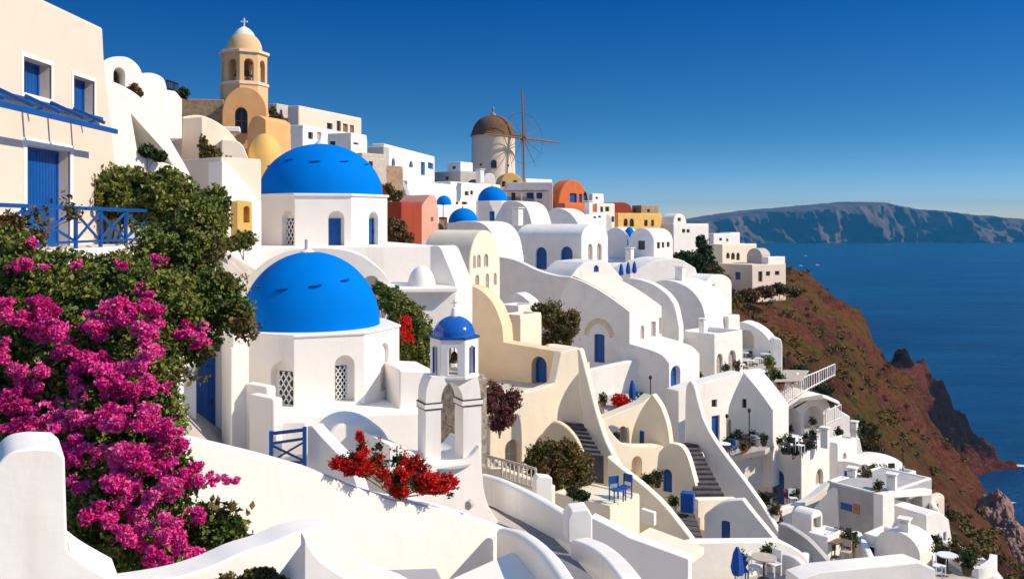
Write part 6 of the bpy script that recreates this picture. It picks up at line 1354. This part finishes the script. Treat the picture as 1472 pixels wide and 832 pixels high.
# rock outcrop low on the right slope
def rock(label, px, py, Y, sx_, sy_, sz_, seed, m=None):
    b = bmesh.new(); bmesh.ops.create_icosphere(b, subdivisions=5, radius=1); c_ = P(px, py, Y)
    for v in b.verts:
        q = v.co*1.3+Vector((seed*3.1, seed, 0)); d = 1+.3*mnoise.fractal(q, .9, 2.1, 5)+.12*abs(mnoise.noise(q*3.5)); v.co = Vector((v.co.x*sx_*d, v.co.y*sy_*d, v.co.z*sz_*d))+c_
    return lab(link('rock', b, m or M['RK'], None, sharp=25, loc=c_-Vector((0, 0, sz_))), label, 'rock')
M['RK'] = mat('reddish_rock', (.26, .15, .12), var=.4, scale=.9, bump=.25, bscale=1.8, stain=(.42, .32, .28), stain_amt=.6)
rock('tall reddish rock outcrop low on the right slope', 1432, 758, 128, 2.6, 2.4, 4.4, 1); rock('pale rock knob right of the tall outcrop', 1450, 776, 122, 1.9, 2, 2.6, 2); rock('small rock at the foot of the outcrop near the right edge', 1462, 800, 112, 1.8, 1.8, 1.9, 3)
rock('dark rock step where the slope meets the cove', 1410, 742, 150, 3, 3, 2.4, 4)
# scrub over the slope: nobody could count it
rng = np.random.default_rng(77); N_ = 5200; sx_ = rng.uniform(20, 190, N_); sy_ = rng.uniform(60, 330, N_); hz_ = terrain_h(sx_, sy_); vv_ = village(sx_, sy_)
dens = fbm(sx_/14, sy_/14, 4, 77); ok = (vv_ < .25) & (hz_ > -80) & (dens+.18*(1-sstep(90, 240, sy_))-.12*sstep(0, 60, -hz_-10) > .55); idx = np.where(ok)[0]; cen = []
for i in idx:
    s_ = rng.uniform(.4, 1.2)*(1 if sy_[i] < 180 else 1.3); m_ = 26; d = rng.normal(size=(m_, 3)); d /= np.linalg.norm(d, axis=1)[:, None]; d[:, 2] = abs(d[:, 2]); cen.append(np.array([sx_[i], sy_[i], hz_[i]])+d*s_*np.array([1, 1, .7])*rng.random((m_, 1))**.4)
cen = np.concatenate(cen); M['scrub'] = leaf_mat('slope_scrub_leaves', [(.03, .04, .01), (.09, .085, .02), (.17, .12, .025), (.15, .06, .025)], .9, .1)
o = leaf_obj('slope_scrub', cen, .38, M['scrub'], None, 78); lab(o, 'olive and rust scrub scattered over the volcanic slope', 'scrub', kind='stuff')

# ------------------------------------------------------------------ more of the lower right town
def chimney(label, px, py, Y, s=.5, h=.9):
    c_ = P(px, py, Y); t_ = thing('chimney', label, 'chimney', c_); pl = Pl(o=c_.copy(), n=Vector((-.6, -.8, 0)), t=Vector((.8, -.6, 0)))
    b = bmesh.new(); bm_box(b, pl, -s/2, s/2, -.4, h, -s/2, s/2); link('stack', b, M['W'], t_, .04)
    b = bmesh.new(); bm_box(b, pl, -s*.65, s*.65, h+.12, h+.2, -s*.65, s*.65); link('cap', b, M['W'], t_, .02)
    for u in (-1, 1):
        for d in (-1, 1): b = bmesh.new(); bm_box(b, pl, u*s*.4-.04, u*s*.4+.04, h-.02, h+.13, d*s*.4-.04, d*s*.4+.04); link('cap_foot', b, M['W'], t_)
for lb, px, py, Y in (('chimney on the roof of the big grey-walled house, near its front corner', 1282, 704, 47.5), ('chimney on the far left corner of the grey-walled house roof', 1225, 694, 50), ('chimney on the white house with two arched grey windows', 1010, 474, 69),
    ('chimney on the long grey-white vault house skyline', 905, 372, 97), ('chimney on the lit roof beside the cream barrel roof', 978, 402, 78), ('chimney on the arcaded cliff house step', 1228, 622, 67), ('chimney on the white store in the bottom right corner', 1300, 772, 41),
    ('chimney on the white house below the orange terrace', 846, 303, 108), ('chimney on the broad white house left under the windmill', 690, 258, 105), ('chimney on the tall arch-ended white vault behind the cream house', 744, 318, 78), ('chimney on the corner house roof beside the pots', 1186, 634, 56)):
    chimney(lb, px, py, Y, .45 if Y < 70 else .7, .7 if Y < 70 else 1.0)
house('small white stepped room left of the grey-walled house', 1216, 51.5, 700, 760, 1188, 1236, az=42, m='W', roof='flat', par=.15)
house('little white room with a blue door under the rounded courtyard', 1190, 41, 776, 830, 1160, 1214, az=42, m='W', roof='flat', par=.12, ops=[('L', Op('door', 1170, 786, 1177, 806)), ('R', Op('dark', 1196, 782, 1202, 792))])
house('low white terrace room with dark window right of the slanting stair', 1268, 41.5, 778, 830, 1240, 1296, az=40, m='W', roof='flat', par=.15, ops=[('L', dk(1250, 786, 1257, 797)), ('R', Op('shut', 1274, 784, 1281, 797))])
house('white rooftop pavilion behind the grey-walled house', 1290, 53, 690, 720, 1262, 1318, az=40, m='W', roof='flat', par=.15, ops=[('L', dk(1270, 694, 1278, 702)), ('R', Op('shut', 1300, 692, 1306, 702))])
house('small cream room on the edge above the curved tower', 1338, 50, 716, 760, 1322, 1358, az=36, m='C1', roof='vaultL', rise=.7, ops=[('R', dk(1344, 724, 1349, 733))])
path_wall('low white retaining wall under the cliff-foot house', [P(1296, 690, 56), P(1315, 700, 54), P(1334, 712, 51), P(1345, 730, 48)], 2.0, .35, 'W')
house('white box room between the corner house and the arcaded cliff house', 1204, 60, 640, 700, 1180, 1232, az=42, m='W', roof='flat', par=.12, ops=[('R', Op('grey', 1211, 650, 1217, 664, 1))])
shrub('low green hedge along the roof edge of the cliff-foot house', [(1285, 690, 55, 12, 4), (1265, 686, 56, 9, 4)], 1500, .12, 'leaf', seed=201)
shrub('bushy green plant on the stone terrace under the cloth awning', [(1105, 560, 67, 10, 10), (1096, 570, 66, 8, 8)], 1800, .12, 'leaf', seed=202)
shrub('climbing green plant at the foot of the long main staircase wall', [(1118, 745, 48.8, 8, 6), (1110, 735, 49, 5, 5)], 900, .1, 'leafo', seed=203)
shrub('pink flowering bush at the corner of the cafe terrace wall', [(1108, 540, 72, 6, 7)], 500, .12, 'leafd', seed=204, flowers=('magenta', [(1108, 539, 71.6, 6, 7)], 300, .1))
# boats and wakes far out on the water
def boat(label, px, py, L):
    c_ = Z(px, py, SEA+.2); t_ = thing('boat', label, 'boat', c_, 'boats on the distant water'); pl = Pl(o=c_.copy(), n=Vector((0, -1, 0)), t=Vector((1, 0, 0)))
    b = bmesh.new(); bm_prism(b, pl, [(-L*.5, .6), (-L*.42, -.6), (L*.36, -.6), (L*.5, .9), (L*.2, .7)], -L*.14, L*.14); link('hull', b, M['WP'], t_, .2)
    b = bmesh.new(); bm_box(b, pl, -L*.25, L*.12, .6, 2.4, -L*.09, L*.09); link('cabin', b, M['WP'], t_, .1)
boat('small white boat nearest the cliff-end house on the open water', 1151, 382, 13); boat('white boat farther right on the open water', 1175, 381, 14); boat('tiny white boat farthest out on the open water', 1158, 368, 12)

# more furniture and plants on the terraces, each its own thing
def lamp(label, px, py, Y, h=1.9):
    c_ = P(px, py, Y); t_ = thing('lamp_post', label, 'lamp', c_); b = bmesh.new(); bm_tube(b, [c_, c_+Vector((0, 0, h))], .035, 8); link('post', b, M['MT'], t_)
    b = bmesh.new(); bm_lathe(b, c_+Vector((0, 0, h)), [(.04, 0), (.09, .05), (.11, .2), (.03, .26), (0, .3)], 8); link('lantern', b, M['MT'], t_)
lamp('dark lamp post against the tall gable wall', 1077, 640, 55.2, 2.0); lamp('lamp post at the left end of the gable terrace', 1045, 640, 56.4, 1.7); lamp('lamp post on the corner of the flower terrace', 935, 573, 56.5, 1.2)
lamp('slim lamp post on the white wall above the salmon gable', 637, 318, 80, 1.4); lamp('lamp post at the corner of the cliff-foot house roof', 1298, 688, 54, 1.6)
Q = [(1070, 646, 54.9, 'M'), (1090, 640, 55.2, 'K'), (1128, 652, 53.6, 'M'), (1150, 650, 53.8, 'K'), (1162, 646, 54.4, 'M'), (1106, 724, 52.3, 'M'), (1140, 726, 51.5, 'K'), (1230, 690, 55, 'M'), (1246, 692, 54.5, 'K'), (1278, 688, 55, 'M')]
nm_ = ['under the gable lamp post', 'by the outer gable terrace edge', 'at the left of the corner house roof', 'in the middle of the corner house roof', 'at the right of the corner house roof', 'left of the arched blue front door', 'right of the arched blue front door', 'on the left of the cliff-foot house roof', 'in the middle of the cliff-foot house roof', 'on the right of the cliff-foot house roof']
for (px, py, Y, kd), n_l in zip(Q, nm_):
    if kd == 'M': table('low dark table '+n_l, px, py, Y, 'MT', .8); chair('dark chair beside the low table '+n_l, px+6, py, Y-.2, px*.3, 'MT')
    else: chair('white chair '+n_l, px, py, Y, px*.7, 'WP')
for lb, px, py, Y, s, lf in (('leafy pot at the foot of the gable lamp post', 1083, 640, 55, 1.5, 'leafd'), ('dark pot behind the blue chairs of the gable terrace', 1046, 650, 54, 1.5, 'leafd'), ('broad pot at the front edge of the gable terrace', 1070, 655, 52.6, 1.6, 'leafo'),
    ('trailing pot on the left of the corner house courtyard', 1092, 732, 52.6, 1.7, 'leafd'), ('silver pot at the right end of the cafe terrace', 1108, 505, 82, 2.0, 'leafo'), ('round pot at the left end of the cafe terrace', 1060, 510, 82, 2.0, 'leafd'),
    ('pot under the canopy of the arcaded cliff house', 1196, 586, 68, 1.6, 'leafd'), ('pot on the parapet of the arcaded cliff house', 1230, 628, 67, 1.5, 'leafo'), ('pot in front of the two arched grey windows', 1044, 540, 65.5, 1.5, 'leafd'), ('second pot in front of the two arched grey windows', 1060, 535, 66, 1.5, 'leafo'),
    ('pot beside the narrow blue door in shade', 1004, 550, 66, 1.4, 'leafd'), ('pot at the domed grey window of the cream wall', 884, 640, 50, 1.3, 'leafd'), ('tall pot beside the arched niche of the cream courtyard', 928, 706, 46.6, 1.5, 'leafd'), ('pot on the cabinet landing', 968, 735, 43, 1.3, 'leafo'),
    ('pot on the grey-walled house roof front edge', 1262, 710, 46.8, 1.3, 'leafd'), ('pot at the back of the grey-walled house roof', 1246, 694, 50, 1.4, 'leafo'), ('pot in the long haired corner of the lower right terrace', 1400, 812, 38.8, 1.6, 'leafo'), ('pot at the far wall of the lower right terrace', 1346, 796, 41.4, 1.5, 'leafd')):
    pot(lb, px, py, Y, s, lf)

shrub('dark low plant behind the pale weathered fence', [(715, 682, 33.5, 16, 7), (742, 690, 32.5, 16, 7)], 2600, .09, 'leafd', seed=301)
shrub('dark trailing plant at the front edge of the cream terrace box', [(835, 712, 31.5, 14, 7), (822, 706, 32, 10, 6)], 1800, .08, 'leafd', seed=302)
shrub('dense dark planting along the foot of the gable terrace', [(1080, 646, 54.2, 14, 5), (1062, 648, 54.0, 10, 5)], 1600, .12, 'leafd', seed=303)
shrub('mixed dark plants filling the corner house roof garden', [(1140, 648, 54.2, 18, 5), (1160, 640, 55, 14, 5)], 2400, .12, 'leafd', seed=304)
shrub('dark plants heaped on the roof terrace of the cliff-foot house', [(1252, 692, 54.4, 16, 4), (1275, 686, 55.5, 10, 4)], 1800, .12, 'leafd', seed=305)
shrub('grey-green plants crowding the cafe terrace edge', [(1072, 505, 82, 14, 5), (1094, 512, 81, 10, 5)], 1800, .15, 'leafo', seed=306)
shrub('yellow autumn scrub bush low on the right slope', [(1345, 720, 88, 14, 9), (1362, 738, 86, 12, 8), (1330, 705, 90, 9, 6)], 3500, .2, 'leafo', seed=307)
